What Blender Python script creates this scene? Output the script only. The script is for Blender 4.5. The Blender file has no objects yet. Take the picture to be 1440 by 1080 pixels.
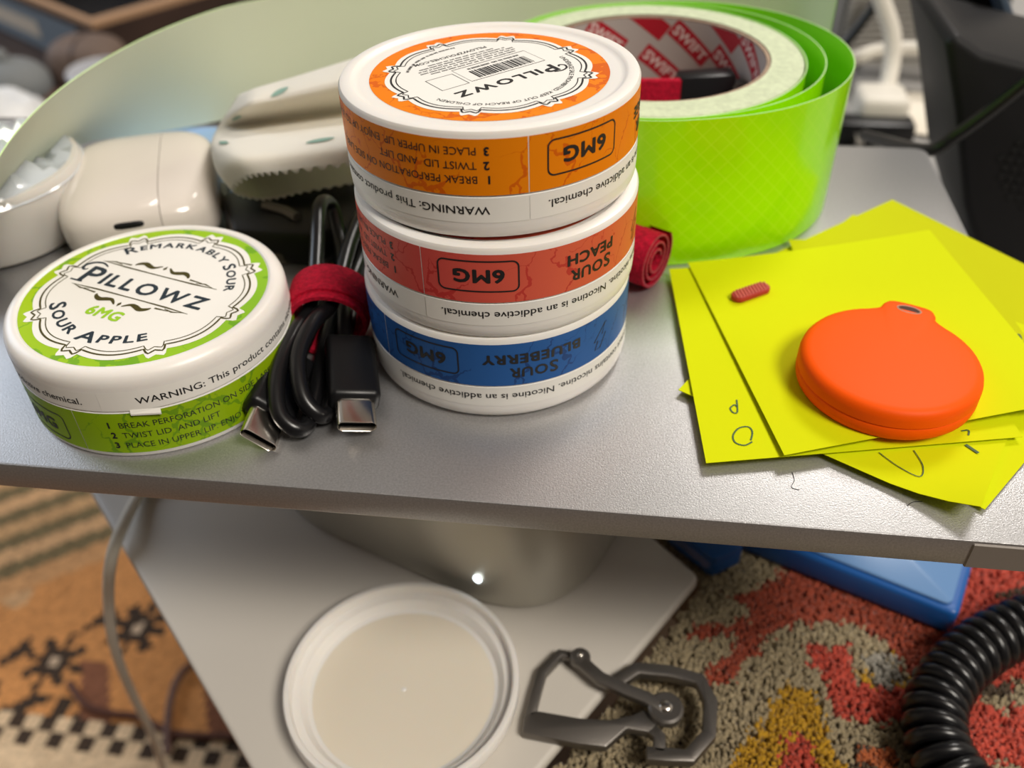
import bpy, bmesh, math, random
from mathutils import Matrix, Vector
random.seed(7)
C = bpy.context.scene.collection
S = bpy.context.scene
PI = math.pi
ZS = 0.5                      # height of the monitor shelf's top over the floor, metres; all lengths below are mm from its front edge
rad = math.radians

# ------------------------------------------------------------------ camera, world, lights, exposure
CF, CP, CYW, CR, CD, CH = 1278.11, 0.6984, -0.1433, -0.0280, 138.22, 152.93
fwd = Vector((math.sin(CYW)*math.cos(CP), math.cos(CYW)*math.cos(CP), -math.sin(CP)))
rgt = Vector((math.cos(CYW), -math.sin(CYW), 0)); upv = rgt.cross(fwd)
r2 = rgt*math.cos(CR) + upv*math.sin(CR); u2 = upv*math.cos(CR) - rgt*math.sin(CR)
EYE = Vector((0, -CD, CH))
cam = bpy.data.cameras.new('camera'); camo = bpy.data.objects.new('camera', cam); C.objects.link(camo)
camo.matrix_world = Matrix(((r2.x, u2.x, -fwd.x, 0), (r2.y, u2.y, -fwd.y, -CD*.001), (r2.z, u2.z, -fwd.z, CH*.001+ZS), (0, 0, 0, 1)))
cam.sensor_width = 36; cam.lens = CF/1440*36; cam.clip_start = .01; cam.clip_end = 30
cam.dof.use_dof = True; cam.dof.focus_distance = .205; cam.dof.aperture_fstop = 11.0
S.camera = camo
S.view_settings.view_transform = 'Standard'; S.view_settings.look = 'None'
S.view_settings.gamma = 1; S.view_settings.use_curve_mapping = False
S.view_settings.exposure = -0.30

w = bpy.data.worlds.new('world'); S.world = w; w.use_nodes = True
w.node_tree.nodes['Background'].inputs[0].default_value = (.9, .95, 1, 1)
w.node_tree.nodes['Background'].inputs[1].default_value = .3

def area(name, loc, target, size, power, col, sy=None):
    L = bpy.data.lights.new(name, 'AREA'); L.size = size; L.energy = power; L.color = col
    if sy: L.shape = 'RECTANGLE'; L.size_y = sy
    o = bpy.data.objects.new(name, L); C.objects.link(o)
    o.location = loc; d = Vector(target)-Vector(loc); o.rotation_euler = d.to_track_quat('-Z', 'Y').to_euler()
    return o
TG = (0, .08, ZS)
area('ceiling_lamp_back', (.82, 1.5, 2.32), (.82, 1.5, 0), .7, 40, (1, .95, .89))
area('standing_lamp', (1.0, -.72, 2.15), (0, 0, .5), .6, 45, (1, .93, .83))
area('window_daylight', (-2.1, 1.0, 1.45), (-1, 1.0, 1.2), 1.1, 22, (.72, .84, 1), 1.2)

# ------------------------------------------------------------------ helpers
def at(px, py, z):            # point of the world seen at a pixel of the photograph, at height z
    d = fwd + r2*((px-720)/CF) - u2*((py-540)/CF)
    return EYE + d*((z-EYE.z)/d.z)
def aty(px, py, y):
    d = fwd + r2*((px-720)/CF) - u2*((py-540)/CF)
    return EYE + d*((y-EYE.y)/d.y)
def pl(pts, z): return [tuple(at(x, y, z)) for x, y in pts]

def mesh(name, v, f, mat, smooth=True, uv=None, cols=None, sharp=None):
    m = bpy.data.meshes.new(name)
    m.from_pydata([(a[0]*.001, a[1]*.001, a[2]*.001) for a in v], [], f)
    if smooth:
        m.polygons.foreach_set('use_smooth', [True]*len(m.polygons))
        if sharp: m.set_sharp_from_angle(angle=rad(sharp))
    if uv:
        l = m.uv_layers.new(name='uv')
        for lp in m.loops: l.data[lp.index].uv = uv[lp.vertex_index]
    if cols:
        a = m.color_attributes.new('Col', 'FLOAT_COLOR', 'POINT')
        a.data.foreach_set('color', [c for q in cols for c in (q[0], q[1], q[2], 1)])
    m.materials.append(mat); m.update()
    return m
def M3(x, y, z): return (x*.001, y*.001, z*.001+ZS)
def thing(name, label, cat, loc=(0, 0, 0), rz=0, group=None, kind=None):
    o = bpy.data.objects.new(name, None); C.objects.link(o); o.empty_display_size = .01
    o.location = M3(*loc); o.rotation_euler = (0, 0, rz)
    return tag(o, label, cat, group, kind)
def tag(o, label=None, cat=None, group=None, kind=None):
    if label: o['label'] = label
    if cat: o['category'] = cat
    if group: o['group'] = group
    if kind: o['kind'] = kind
    return o
def part(name, g, mat, parent=None, smooth=True, label=None, sharp=35, uv=None, cols=None, kind=None, loc=None):
    o = bpy.data.objects.new(name, mesh(name, g[0], g[1], mat, smooth, uv, cols, sharp)); C.objects.link(o)
    if parent: o.parent = parent
    else: o.location = M3(*(loc or (0, 0, 0)))
    if label: o['label'] = label
    if kind: o['kind'] = kind
    return o

def join(*gs):
    v, f = [], []
    for g in gs:
        n = len(v); v += list(g[0]); f += [tuple(i+n for i in q) for q in g[1]]
    return v, f
def xf(g, mtx): return [tuple(mtx @ Vector(p)) for p in g[0]], g[1]
def mv(g, x=0, y=0, z=0, rz=0, rx=0, ry=0):
    return xf(g, Matrix.Translation((x, y, z)) @ Matrix.Rotation(rz, 4, 'Z') @ Matrix.Rotation(ry, 4, 'Y') @ Matrix.Rotation(rx, 4, 'X'))
def lathe(prof, n=96):
    v, f = [], []; idx = []
    for r, z in prof:
        if r < 1e-6: idx.append([len(v)]); v.append((0, 0, z))
        else:
            idx.append(list(range(len(v), len(v)+n)))
            v += [(r*math.cos(2*PI*i/n), r*math.sin(2*PI*i/n), z) for i in range(n)]
    for a, b in zip(idx, idx[1:]):
        for i in range(n):
            j = (i+1) % n
            if len(a) == 1: f.append((a[0], b[j], b[i]))
            elif len(b) == 1: f.append((a[i], a[j], b[0]))
            else: f.append((a[i], a[j], b[j], b[i]))
    return v, f
def cyl_band(R, z0, z1, a0=0, a1=2*PI, n=128, inward=False):
    v, f = [], []
    for i in range(n+1):
        a = a0+(a1-a0)*i/n; v += [(R*math.cos(a), R*math.sin(a), z0), (R*math.cos(a), R*math.sin(a), z1)]
    for i in range(n):
        q = (2*i, 2*i+2, 2*i+3, 2*i+1); f.append(q[::-1] if inward else q)
    return v, f
def catmull(P, n=8, closed=False):
    P = [Vector(p) for p in P]; out = []; N = len(P)
    rng = range(N) if closed else range(N-1)
    for i in rng:
        g = (lambda k: P[k % N]) if closed else (lambda k: P[max(0, min(N-1, k))])
        a, b, c, d = g(i-1), g(i), g(i+1), g(i+2)
        for k in range(n):
            t = k/n
            out.append(.5*((2*b)+(c-a)*t+(2*a-5*b+4*c-d)*t*t+(3*b-a-3*c+d)*t**3))
    if not closed: out.append(P[-1])
    return out
def tube(P, r, n=10, closed=False, caps=True, rs=None):
    P = [Vector(p) for p in P]; N = len(P); v, f = [], []
    T = []
    for i in range(N):
        if closed: t = P[(i+1) % N]-P[i-1]
        else: t = P[min(i+1, N-1)]-P[max(i-1, 0)]
        T.append(t.normalized())
    nrm = T[0].cross(Vector((0, 0, 1)))
    if nrm.length < .1: nrm = T[0].cross(Vector((1, 0, 0)))
    nrm.normalize()
    for i in range(N):
        nrm = (nrm - T[i]*nrm.dot(T[i])).normalized(); b = T[i].cross(nrm)
        rr = rs[i] if rs else r
        for k in range(n):
            a = 2*PI*k/n; v.append(tuple(P[i]+nrm*(rr*math.cos(a))+b*(rr*math.sin(a))))
    for i in range(N if closed else N-1):
        for k in range(n):
            j = (i+1) % N; l = (k+1) % n
            f.append((i*n+k, i*n+l, j*n+l, j*n+k))
    if caps and not closed:
        f.append(tuple(range(n))[::-1]); f.append(tuple((N-1)*n+k for k in range(n)))
    return v, f
def from_bm(bm):
    bm.verts.index_update()
    g = [tuple(x.co) for x in bm.verts], [tuple(x.index for x in fc.verts) for fc in bm.faces]
    bm.free(); return g
def box(x0, x1, y0, y1, z0, z1, bev=0, seg=2):
    bm = bmesh.new(); bmesh.ops.create_cube(bm, size=1)
    for v in bm.verts: v.co = Vector((x0+(x1-x0)*(v.co.x+.5), y0+(y1-y0)*(v.co.y+.5), z0+(z1-z0)*(v.co.z+.5)))
    if bev: bmesh.ops.bevel(bm, geom=bm.edges[:], offset=bev, segments=seg, profile=.5, affect='EDGES')
    return from_bm(bm)
def prism(poly, z0, z1, bev=0, seg=2):
    """extrude a 2-D outline (x, y) from z0 to z1, edges rounded"""
    bm = bmesh.new(); A = sum(poly[i-1][0]*poly[i][1]-poly[i][0]*poly[i-1][1] for i in range(len(poly)))
    if A < 0: poly = poly[::-1]
    lo = [bm.verts.new((p[0], p[1], z0)) for p in poly]; hi = [bm.verts.new((p[0], p[1], z1)) for p in poly]; n = len(poly)
    bm.faces.new(lo[::-1]); bm.faces.new(hi)
    for i in range(n): bm.faces.new((lo[i], lo[(i+1) % n], hi[(i+1) % n], hi[i]))
    if bev:
        bm.normal_update()
        es = [e for e in bm.edges if e.calc_face_angle(0) > .6]
        bmesh.ops.bevel(bm, geom=es, offset=bev, segments=seg, profile=.5, affect='EDGES', clamp_overlap=True)
    return from_bm(bm)
def rounded(poly, r, n=6):
    """round the corners of a 2-D outline"""
    out = []; N = len(poly)
    for i in range(N):
        p = Vector(poly[i][:2]); a = (Vector(poly[i-1][:2])-p); b = (Vector(poly[(i+1) % N][:2])-p)
        rr = r[i] if isinstance(r, (list, tuple)) else r
        k = min(rr, a.length*.48, b.length*.48); A = p+a.normalized()*k; B = p+b.normalized()*k
        for t in range(n+1):
            t /= n; q = A*(1-t)**2+p*(2*t*(1-t))+B*t*t; out.append((q.x, q.y))
    return out
def ribbon(P, wd, closed=False):
    """flat 2-D stroke: polyline with a width (number or list)"""
    P = [Vector((p[0], p[1])) for p in P]; N = len(P); v, f = [], []
    for i in range(N):
        t = (P[(i+1) % N]-P[i-1]) if closed else (P[min(i+1, N-1)]-P[max(i-1, 0)])
        if t.length < 1e-9: t = Vector((1, 0))
        t.normalize(); nn = Vector((-t.y, t.x)); h = (wd[i] if isinstance(wd, (list, tuple)) else wd)/2
        v += [tuple(P[i]+nn*h)+(0,), tuple(P[i]-nn*h)+(0,)]
    for i in range(N if closed else N-1):
        j = (i+1) % N; f.append((2*i, 2*i+1, 2*j+1, 2*j))
    return v, f
def dens(P, step=.8, closed=True):
    out = []; N = len(P)
    for i in range(N if closed else N-1):
        p, q = P[i], P[(i+1) % N]; k = max(1, int(math.hypot(q[0]-p[0], q[1]-p[1])/step))
        out += [(p[0]+(q[0]-p[0])*j/k, p[1]+(q[1]-p[1])*j/k) for j in range(k)]
    return out
def fan(poly, z=0):
    cx = sum(p[0] for p in poly)/len(poly); cy = sum(p[1] for p in poly)/len(poly)
    return [(cx, cy, z)]+[(p[0], p[1], z) for p in poly], [(0, i+1, (i+1) % len(poly)+1) for i in range(len(poly))]
def disc(r, z, n=96, up=True):
    g = fan([(r*math.cos(2*PI*i/n), r*math.sin(2*PI*i/n)) for i in range(n)], z)
    return g if up else (g[0], [q[::-1] for q in g[1]])
def rrect(x0, x1, y0, y1, r, n=5):
    out = []
    for cx, cy, a in ((x1-r, y1-r, 0), (x0+r, y1-r, 90), (x0+r, y0+r, 180), (x1-r, y0+r, 270)):
        for i in range(n+1): t = rad(a+90*i/n); out.append((cx+r*math.cos(t), cy+r*math.sin(t)))
    return out
_tc = {}
def text(s, size, bold=0, sp=1.0, shear=0, sx=1.0, align='L'):
    key = (s, size, bold, sp, shear)
    if key not in _tc:
        cu = bpy.data.curves.new('t', 'FONT'); cu.body = s; cu.size = size; cu.offset = bold; cu.space_character = sp
        cu.shear = shear; cu.resolution_u = 3; cu.fill_mode = 'FRONT'
        o = bpy.data.objects.new('t', cu); C.objects.link(o)
        m = bpy.data.meshes.new_from_object(o)
        _tc[key] = ([tuple(q.co) for q in m.vertices], [tuple(p.vertices) for p in m.polygons])
        bpy.data.objects.remove(o); bpy.data.curves.remove(cu); bpy.data.meshes.remove(m)
    v, f = _tc[key]
    xs = [q[0] for q in v]; x0, x1 = min(xs), max(xs)
    sh = {'L': x0, 'C': (x0+x1)/2, 'R': x1}[align]
    return [((q[0]-sh)*sx, q[1], 0) for q in v], f
def fat(g, d):               # heavier strokes: the letter shifted a little every way
    return join(*[mv(g, d*math.cos(k*PI/4), d*math.sin(k*PI/4), .003*k) for k in range(8)])
def width(g): xs = [q[0] for q in g[0]]; return max(xs)-min(xs)
def smallcaps(s, big, small, bold, gap, drop=0, align='C'):
    gs = []; x = 0
    for wd in s.split(' '):
        for i, ch in enumerate(wd):
            g = fat(text(ch, big if i == 0 else small, 0), bold)
            gs.append(mv(g, x=x, y=-drop if i == 0 else 0)); x += width(g)+gap
        x += small*.28
    g = join(*gs); W = width(g)
    return mv(g, x={'L': 0, 'C': -W/2, 'R': -W}[align])
def on_cyl(g, R, th, z):      # letters on the outside of a can; th in degrees
    return [((R+p[2])*math.cos(rad(th)+p[0]/R), (R+p[2])*math.sin(rad(th)+p[0]/R), z+p[1]) for p in g[0]], g[1]
def on_arc(g, R, th, z, top=True):
    if top: return [((R+p[1])*math.cos(rad(th)-p[0]/R), (R+p[1])*math.sin(rad(th)-p[0]/R), z+p[2]) for p in g[0]], g[1]
    return [((R-p[1])*math.cos(rad(th)+p[0]/R), (R-p[1])*math.sin(rad(th)+p[0]/R), z+p[2]) for p in g[0]], g[1]

# ------------------------------------------------------------------ materials
def sock(b, *names):
    for n in names:
        if n in b.inputs: return b.inputs[n]
def mat(name, col, rough=.5, metal=0, spec=.5, coat=0, sss=0, sssr=(1, .6, .4), sscale=.002, bump=None, noise=None, emis=None, trans=0, aniso=0, attr=False, sheen=0, alpha=1):
    m = bpy.data.materials.new(name); m.use_nodes = True; nt = m.node_tree; b = nt.nodes['Principled BSDF']
    b.inputs['Base Color'].default_value = (*col, 1); b.inputs['Roughness'].default_value = rough; b.inputs['Metallic'].default_value = metal
    sock(b, 'Specular IOR Level').default_value = spec; sock(b, 'Coat Weight').default_value = coat
    sock(b, 'Coat Roughness').default_value = .08
    if sss:
        b.inputs['Subsurface Weight'].default_value = sss; b.inputs['Subsurface Radius'].default_value = sssr; b.inputs['Subsurface Scale'].default_value = sscale
    if trans: sock(b, 'Transmission Weight').default_value = trans
    if sheen: sock(b, 'Sheen Weight').default_value = sheen; b.inputs['Sheen Roughness'].default_value = .5
    if alpha < 1: b.inputs['Alpha'].default_value = alpha
    if emis: b.inputs['Emission Color'].default_value = (*emis[:3], 1); b.inputs['Emission Strength'].default_value = emis[3]
    tc = nt.nodes.new('ShaderNodeTexCoord')
    if attr:
        a = nt.nodes.new('ShaderNodeAttribute'); a.attribute_name = 'Col'; nt.links.new(a.outputs['Color'], b.inputs['Base Color'])
    if noise:                                   # (scale, amount): mottled colour
        n = nt.nodes.new('ShaderNodeTexNoise'); n.inputs['Scale'].default_value = noise[0]; n.inputs['Detail'].default_value = 5
        nt.links.new(tc.outputs['Object'], n.inputs['Vector'])
        mx = nt.nodes.new('ShaderNodeMix'); mx.data_type = 'RGBA'; mx.blend_type = 'MULTIPLY'; mx.inputs[0].default_value = 1
        rp = nt.nodes.new('ShaderNodeMapRange'); rp.inputs[1].default_value = .3; rp.inputs[2].default_value = .7; rp.inputs[3].default_value = 1-noise[1]; rp.inputs[4].default_value = 1
        nt.links.new(n.outputs['Fac'], rp.inputs[0])
        if attr: nt.links.new(a.outputs['Color'], mx.inputs[6])
        else: mx.inputs[6].default_value = (*col, 1)
        nt.links.new(rp.outputs[0], mx.inputs[7]); nt.links.new(mx.outputs[2], b.inputs['Base Color'])
    if bump:                                    # (scale, strength, distance m)
        n = nt.nodes.new('ShaderNodeTexNoise'); n.inputs['Scale'].default_value = bump[0]; n.inputs['Detail'].default_value = 3
        nt.links.new(tc.outputs['Object'], n.inputs['Vector'])
        bp = nt.nodes.new('ShaderNodeBump'); bp.inputs['Strength'].default_value = bump[1]; bp.inputs['Distance'].default_value = bump[2]
        nt.links.new(n.outputs['Fac'], bp.inputs['Height']); nt.links.new(bp.outputs[0], b.inputs['Normal'])
    return m
def label_mat(name, c1, c2, vein, gamma=1.0, vscale=95, rough=.42, rot=0, patch=.7):
    """printed sticker: colour drifting round the can, with branching veins"""
    m = bpy.data.materials.new(name); m.use_nodes = True; nt = m.node_tree; b = nt.nodes['Principled BSDF']; L = nt.links.new
    b.inputs['Roughness'].default_value = rough; sock(b, 'Specular IOR Level').default_value = .18
    tc = nt.nodes.new('ShaderNodeTexCoord'); mp = nt.nodes.new('ShaderNodeMapping'); mp.inputs['Rotation'].default_value = (0, 0, rot)
    L(tc.outputs['Object'], mp.inputs[0])
    gr = nt.nodes.new('ShaderNodeTexGradient'); gr.gradient_type = 'RADIAL'; L(mp.outputs[0], gr.inputs[0])
    cr = nt.nodes.new('ShaderNodeValToRGB'); e = cr.color_ramp.elements
    e[0].position = 0; e[0].color = (*c1, 1); e[1].position = 1; e[1].color = (*c1, 1); k = e.new(.5); k.color = (*c2, 1)
    L(gr.outputs['Fac'], cr.inputs[0])
    nz = nt.nodes.new('ShaderNodeTexNoise'); nz.inputs['Scale'].default_value = 160; nz.inputs['Detail'].default_value = 4
    L(tc.outputs['Object'], nz.inputs['Vector'])
    ad = nt.nodes.new('ShaderNodeMix'); ad.data_type = 'VECTOR'; ad.inputs[0].default_value = .012
    L(tc.outputs['Object'], ad.inputs[4]); L(nz.outputs['Color'], ad.inputs[5])
    vo = nt.nodes.new('ShaderNodeTexVoronoi'); vo.feature = 'DISTANCE_TO_EDGE'; vo.inputs['Scale'].default_value = vscale
    L(ad.outputs[1], vo.inputs['Vector'])
    n2 = nt.nodes.new('ShaderNodeTexNoise'); n2.inputs['Scale'].default_value = 60; L(tc.outputs['Object'], n2.inputs['Vector'])
    th = nt.nodes.new('ShaderNodeMapRange'); th.inputs[1].default_value = .38; th.inputs[2].default_value = .66; th.inputs[3].default_value = 0; th.inputs[4].default_value = .075; th.clamp = True
    L(n2.outputs['Fac'], th.inputs[0])
    lt = nt.nodes.new('ShaderNodeMath'); lt.operation = 'SUBTRACT'; L(th.outputs[0], lt.inputs[0]); L(vo.outputs['Distance'], lt.inputs[1])
    sm = nt.nodes.new('ShaderNodeMapRange'); sm.inputs[1].default_value = 0; sm.inputs[2].default_value = .015; sm.inputs[3].default_value = 0; sm.inputs[4].default_value = patch; L(lt.outputs[0], sm.inputs[0])
    mx = nt.nodes.new('ShaderNodeMix'); mx.data_type = 'RGBA'; L(sm.outputs[0], mx.inputs[0]); L(cr.outputs[0], mx.inputs[6]); mx.inputs[7].default_value = (*vein, 1)
    L(mx.outputs[2], b.inputs['Base Color'])
    return m

WHITE = mat('white_plastic', (.86, .83, .79), .33, sss=.25, sssr=(1, .8, .6), sscale=.0015, bump=(900, .03, .0003))
PAPER = mat('white_label_paper', (.88, .86, .81), .5)
INK = mat('black_ink', (.012, .012, .013), .5)
SLATE = mat('slate_ink', (.02, .035, .05), .3, spec=.6)
GOLD = mat('olive_foil', (.10, .085, .02), .32, metal=.4)
LIME = mat('lime_ink', (.33, .62, .015), .45)
SILVER = mat('silver_paint', (.54, .535, .54), .37, metal=.8, bump=(2600, .22, .0003), noise=(1800, .22))
BLACKP = mat('black_plastic', (.007, .007, .008), .35, spec=.35, bump=(1500, .05, .0002))
BLACKR = mat('black_rubber', (.007, .007, .008), .28, spec=.45)
BLACKM = mat('black_matt', (.008, .008, .009), .55, spec=.3)
STEEL = mat('plug_steel', (.72, .68, .62), .22, metal=1)
GUN = mat('grey_titanium', (.19, .175, .16), .42, metal=.85, bump=(1500, .1, .0002))
RED = mat('red_hook_tape', (.60, .006, .035), .85, spec=.2, bump=(1400, .9, .0006), noise=(900, .5))
REDE = mat('red_tape_edge', (.55, .06, .09), .8, bump=(1600, .9, .0005), noise=(1500, .5))
NEON = mat('yellow_note_paper', (.66, .72, .002), .75, spec=.1, bump=(700, .06, .0002))
GREENT = None
ORANGE = mat('orange_silicone', (.96, .10, .001), .5, spec=.14, bump=(900, .02, .0002))
DKHOLE = mat('dark_hole', (.06, .02, .012), .7)
DUST = mat('dusty_ring', (.45, .25, .17), .8)
DESKW = mat('white_laminate', (.62, .58, .52), .38, bump=(300, .02, .0002))
ALU = mat('light_aluminium', (.50, .48, .42), .42, metal=.55, bump=(2500, .06, .0002))
CREAM = mat('cream_microfibre', (.78, .73, .62), .9, sss=.5, sssr=(1, .9, .75), sscale=.004, bump=(1800, .25, .0003))
CASEW = mat('glossy_white_case', (.74, .68, .62), .16, coat=.4)
CABLEW = mat('braided_white_cable', (.82, .77, .66), .75, bump=(1500, .6, .0004))
BLUEP = mat('blue_plastic', (.012, .10, .36), .33)
BACKING = mat('pale_green_backing', (.72, .76, .59), .5)
CARD = mat('cardboard_core', (.42, .30, .21), .8, noise=(400, .3))
COREW = mat('printed_core_paper', (.44, .40, .37), .6)
COREL = mat('core_logo_red', (.42, .006, .02), .55)
COREWH = mat('core_logo_white', (.72, .55, .52), .55)
PEN = mat('dark_green_pen', (.05, .11, .03), .6)
LEAF = mat('leaf_print', (.22, .36, .30), .9)

# ------------------------------------------------------------------ setting: room, desk, tables
def structure(name, g, m): o = part(name, g, m); o['kind'] = 'structure'; return o
OAK = mat('oak_floor', (.13, .075, .04), .5, noise=(9, .35))
WALLM = mat('warm_white_wall', (.72, .68, .62), .8)
structure('floor', box(-2300, 2300, -1700, 3300, -520, -500), OAK)
structure('ceiling', box(-2300, 2300, -1700, 3300, 1900, 1920), WALLM)
structure('wall_back', box(-2300, 2300, 3300, 3320, -500, 1900), WALLM)
structure('wall_front', box(-2300, 2300, -1720, -1700, -500, 1900), mat('dark_front_wall', (.07, .055, .045), .8))
structure('wall_left', box(-2320, -2300, -1700, 3300, -500, 1900), WALLM)
structure('wall_right', box(2300, 2320, -1700, 3300, -500, 1900), WALLM)

# back desk, mostly hidden behind the shelf
t = thing('desk', 'light grey desk behind the silver shelf, cluttered with white cables', 'desk')
GREYD = mat('grey_desk', (.34, .33, .32), .5)
part('desktop', prism([(22, 126), (430, 126), (430, 900), (-150, 900), (-150, 240), (22, 240)], -113, -95, 2), GREYD, t)
for x, y in ((-136, 256), (405, 150), (-136, 880), (405, 880)):
    part('leg', box(x-12, x+12, y-12, y+12, -495.2 if x < -100 else -500, -113.2, 1), GREYD, t)

# white side table turned on its corner
A = Vector((33.6, 60.5)); F = Vector((-48.6, -67.4)); Lf = Vector((-215, 98)); B = A+(Lf-F)
t = thing('side_table', 'white laminate side table, one corner pointing forward under the silver shelf', 'table')
TP = [(A.x, A.y), (F.x, F.y), (Lf.x, Lf.y), (B.x, B.y)]
part('tabletop', prism(rounded(TP, 3), -100.2, -95, 1.6, 3), DESKW, t)
for p in TP:
    q = Vector(p)+((A+F+Lf+B)/4-Vector(p)).normalized()*62
    part('leg', box(q.x-8, q.x+8, q.y-8, q.y+8, -495.2 if q.x < -92 else -500, -100.4, 1), DESKW, t)

# silver monitor shelf
t = thing('monitor_shelf', 'silver metallic shelf crossing the whole picture, carrying the cans', 'shelf')
part('board', prism(rounded([(-262, 0), (109.5, 0), (109.5, 192), (-262, 192)], [2, 2, 5, 5], 5), -8, 0, .5, 2), SILVER, t)
part('corner_guard', prism([(79, -.35), (109.9, -.35), (109.9, 20), (79, 20)], -8.4, -.7, .3, 1), mat('grey_guard', (.30, .27, .245), .4, metal=.4), t, label='lighter grey guard strip on the front edge')
for x in (-144, 95): part('leg', box(x, x+9, 132, 186, -94.9, -8.1, 1), SILVER, t)

# ------------------------------------------------------------------ nicotine pouch cans
RC = 34.5
LID_TOP = 24.9
def base_prof():
    return [(0, .95), (29.9, .95), (30.6, .8), (31.1, .45), (31.5, .1), (31.9, 0), (33.3, 0), (34.1, .3), (34.5, 1.0), (34.5, 14.3), (34.1, 14.5), (33, 14.5)]
def lid_prof():
    return [(33, 14.55), (34.2, 14.6), (34.5, 14.8), (34.5, 21.5), (34.4, 22.8), (34.0, 23.9), (33.3, 24.7), (32.4, 25.2), (31.6, 25.4), (31.0, 25.4), (30.7, 25.25), (30.45, LID_TOP), (0, LID_TOP)]
def plaque(R, n=40):
    P = []
    for s in range(8):
        for k in range(n):
            u = -1+2*k/n; a = abs(u); th = 45*s+22.5+22.5*u
            if a < .76: r = R*(.915+.040*math.cos(PI*u/1.52))
            elif a < .82: r = R*(.915+(a-.76)/.06*.085)
            else: r = R*(1.0-.04*(a-.82)/.18)
            P.append((r*math.cos(rad(th)), r*math.sin(rad(th))))
    return P
def flip(g, z):               # artwork on the underside: mirrored so that it reads right once the can stands upside down
    return [(p[0], -p[1], z-p[2]) for p in g[0]], [q[::-1] for q in g[1]]
def rot(g, deg): return mv(g, rz=rad(deg))
SENT = 'WARNING: This product contains nicotine. Nicotine is an addictive chemical.'
def bars(x0, x1, y, h, rnd):  # fine print too small to read: rows of word-long dashes
    gs = []; x = x0
    while x < x1-.8:
        wd = min(rnd.uniform(.9, 2.6), x1-x)
        k = 0
        while k < wd-.2:
            gs.append(fan([(x+k, y-h/2), (x+k+.2, y-h/2), (x+k+.2, y+h/2*rnd.choice((1, 1, .4))), (x+k, y+h/2)]))
            gs.append(fan([(x+k, y-h*.1), (x+k+.36, y-h*.1), (x+k+.36, y+h*.1), (x+k, y+h*.1)])); k += .42
        x += wd+.35
    return join(*gs)
def make_can(label, loc, inv, lseam, sseam, cols, vein, flavour, group, rot_label, tilt=None, gap_shift=0, ink=INK):
    t = thing('nicotine_pouch_can', label, 'can', loc, 0, group)
    if inv:
        Mx = Matrix.Translation(M3(*loc))
        if tilt: Mx = Mx @ Matrix(((1, 0, -tilt[0], 0), (0, 1, -tilt[1], 0), (tilt[0], tilt[1], 1, 0), (0, 0, 0, 1)))
        t.matrix_world = Mx @ Matrix.Rotation(PI, 4, 'X')
    sg = -1 if inv else 1
    ls, ss = sg*lseam, sg*sseam
    part('body', lathe(base_prof()), WHITE, t)
    part('lid', lathe(lid_prof()), WHITE, t)
    lm = label_mat('can_label', cols[0], cols[1], vein, rot=rad(-ls+rot_label))
    Rl, Rt = RC+.05, RC+.11
    sl = part('side_label', cyl_band(Rl, 1.7, 14.2, rad(ls)+.003, rad(ls)+2*PI-.003), lm, t)
    st = part('seal_strip', cyl_band(Rl, 15.0, 20.6, rad(ss)+.003, rad(ss)+2*PI-.003), PAPER, t)
    # warning sentence, printed twice round the strip
    s = text(SENT, 2.62, .022, 1.0); W = width(s); k = 99/W
    s = ([(p[0]*k, p[1], 0) for p in s[0]], s[1])
    part('lettering', join(on_cyl(s, Rt, ss+14, 16.75), on_cyl(s, Rt, ss+353.5-99/RC*180/PI, 16.75)), INK, st, smooth=False)
    # directions
    gs = []
    for i, (ln, z) in enumerate((('BREAK PERFORATION ON SIDE LABEL.', 9.75), ('TWIST LID  AND LIFT', 6.6), ('PLACE IN UPPER LIP. ENJOY UP TO 30 MINUTES.', 3.45))):
        g = text(ln, 2.42, -.004); gs.append(on_cyl(g, Rt, ls+17.9, z)); gs.append(on_cyl(fat(text(str(i+1), 2.5), .1), Rt, ls+13.6, z))
    # strength box, flavour, lightning bolt, brand
    gs.append(on_cyl(ribbon(dens(rrect(-9.1, 9.1, -3.9, 3.9, 1.5)), .38, True), Rt, ls-22, 7.3))
    g = fat(text('6MG', 4.7, 0, 1.08), .17); W = width(g); gs.append(on_cyl(([(p[0]*11.6/W-5.8, p[1]-1.7, p[2]) for p in g[0]], g[1]), Rt, ls-22, 7.3))
    for (ln, z, Wt, sc) in flavour:
        if ln == 'SOUR':
            g = smallcaps('SOUR', 4.9, 4.0, .11, .42, .35)
        else: g = fat(text(ln, sc, 0, 1.1, align='C'), .14)
        W = width(g); gs.append(on_cyl(([(p[0]*Wt/W, p[1], p[2]) for p in g[0]], g[1]), Rt, ls-67.5, z))
    bolt = [(.3, 3.4), (2.2, 3.4), (1.2, .9), (2.6, .9), (-1.4, -3.6), (-.3, -.4), (-1.9, -.4)]
    gs.append(on_cyl(ribbon(bolt, .36, True), Rt, ls-100.5, 8.2))
    g = smallcaps('PILLOWZ', 6.6, 4.7, .1, .55, .6); gs.append(on_cyl(g, Rt, ls-150, 6.2))
    part('lettering', join(*gs), ink, sl, smooth=False)
    return t, lm

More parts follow.
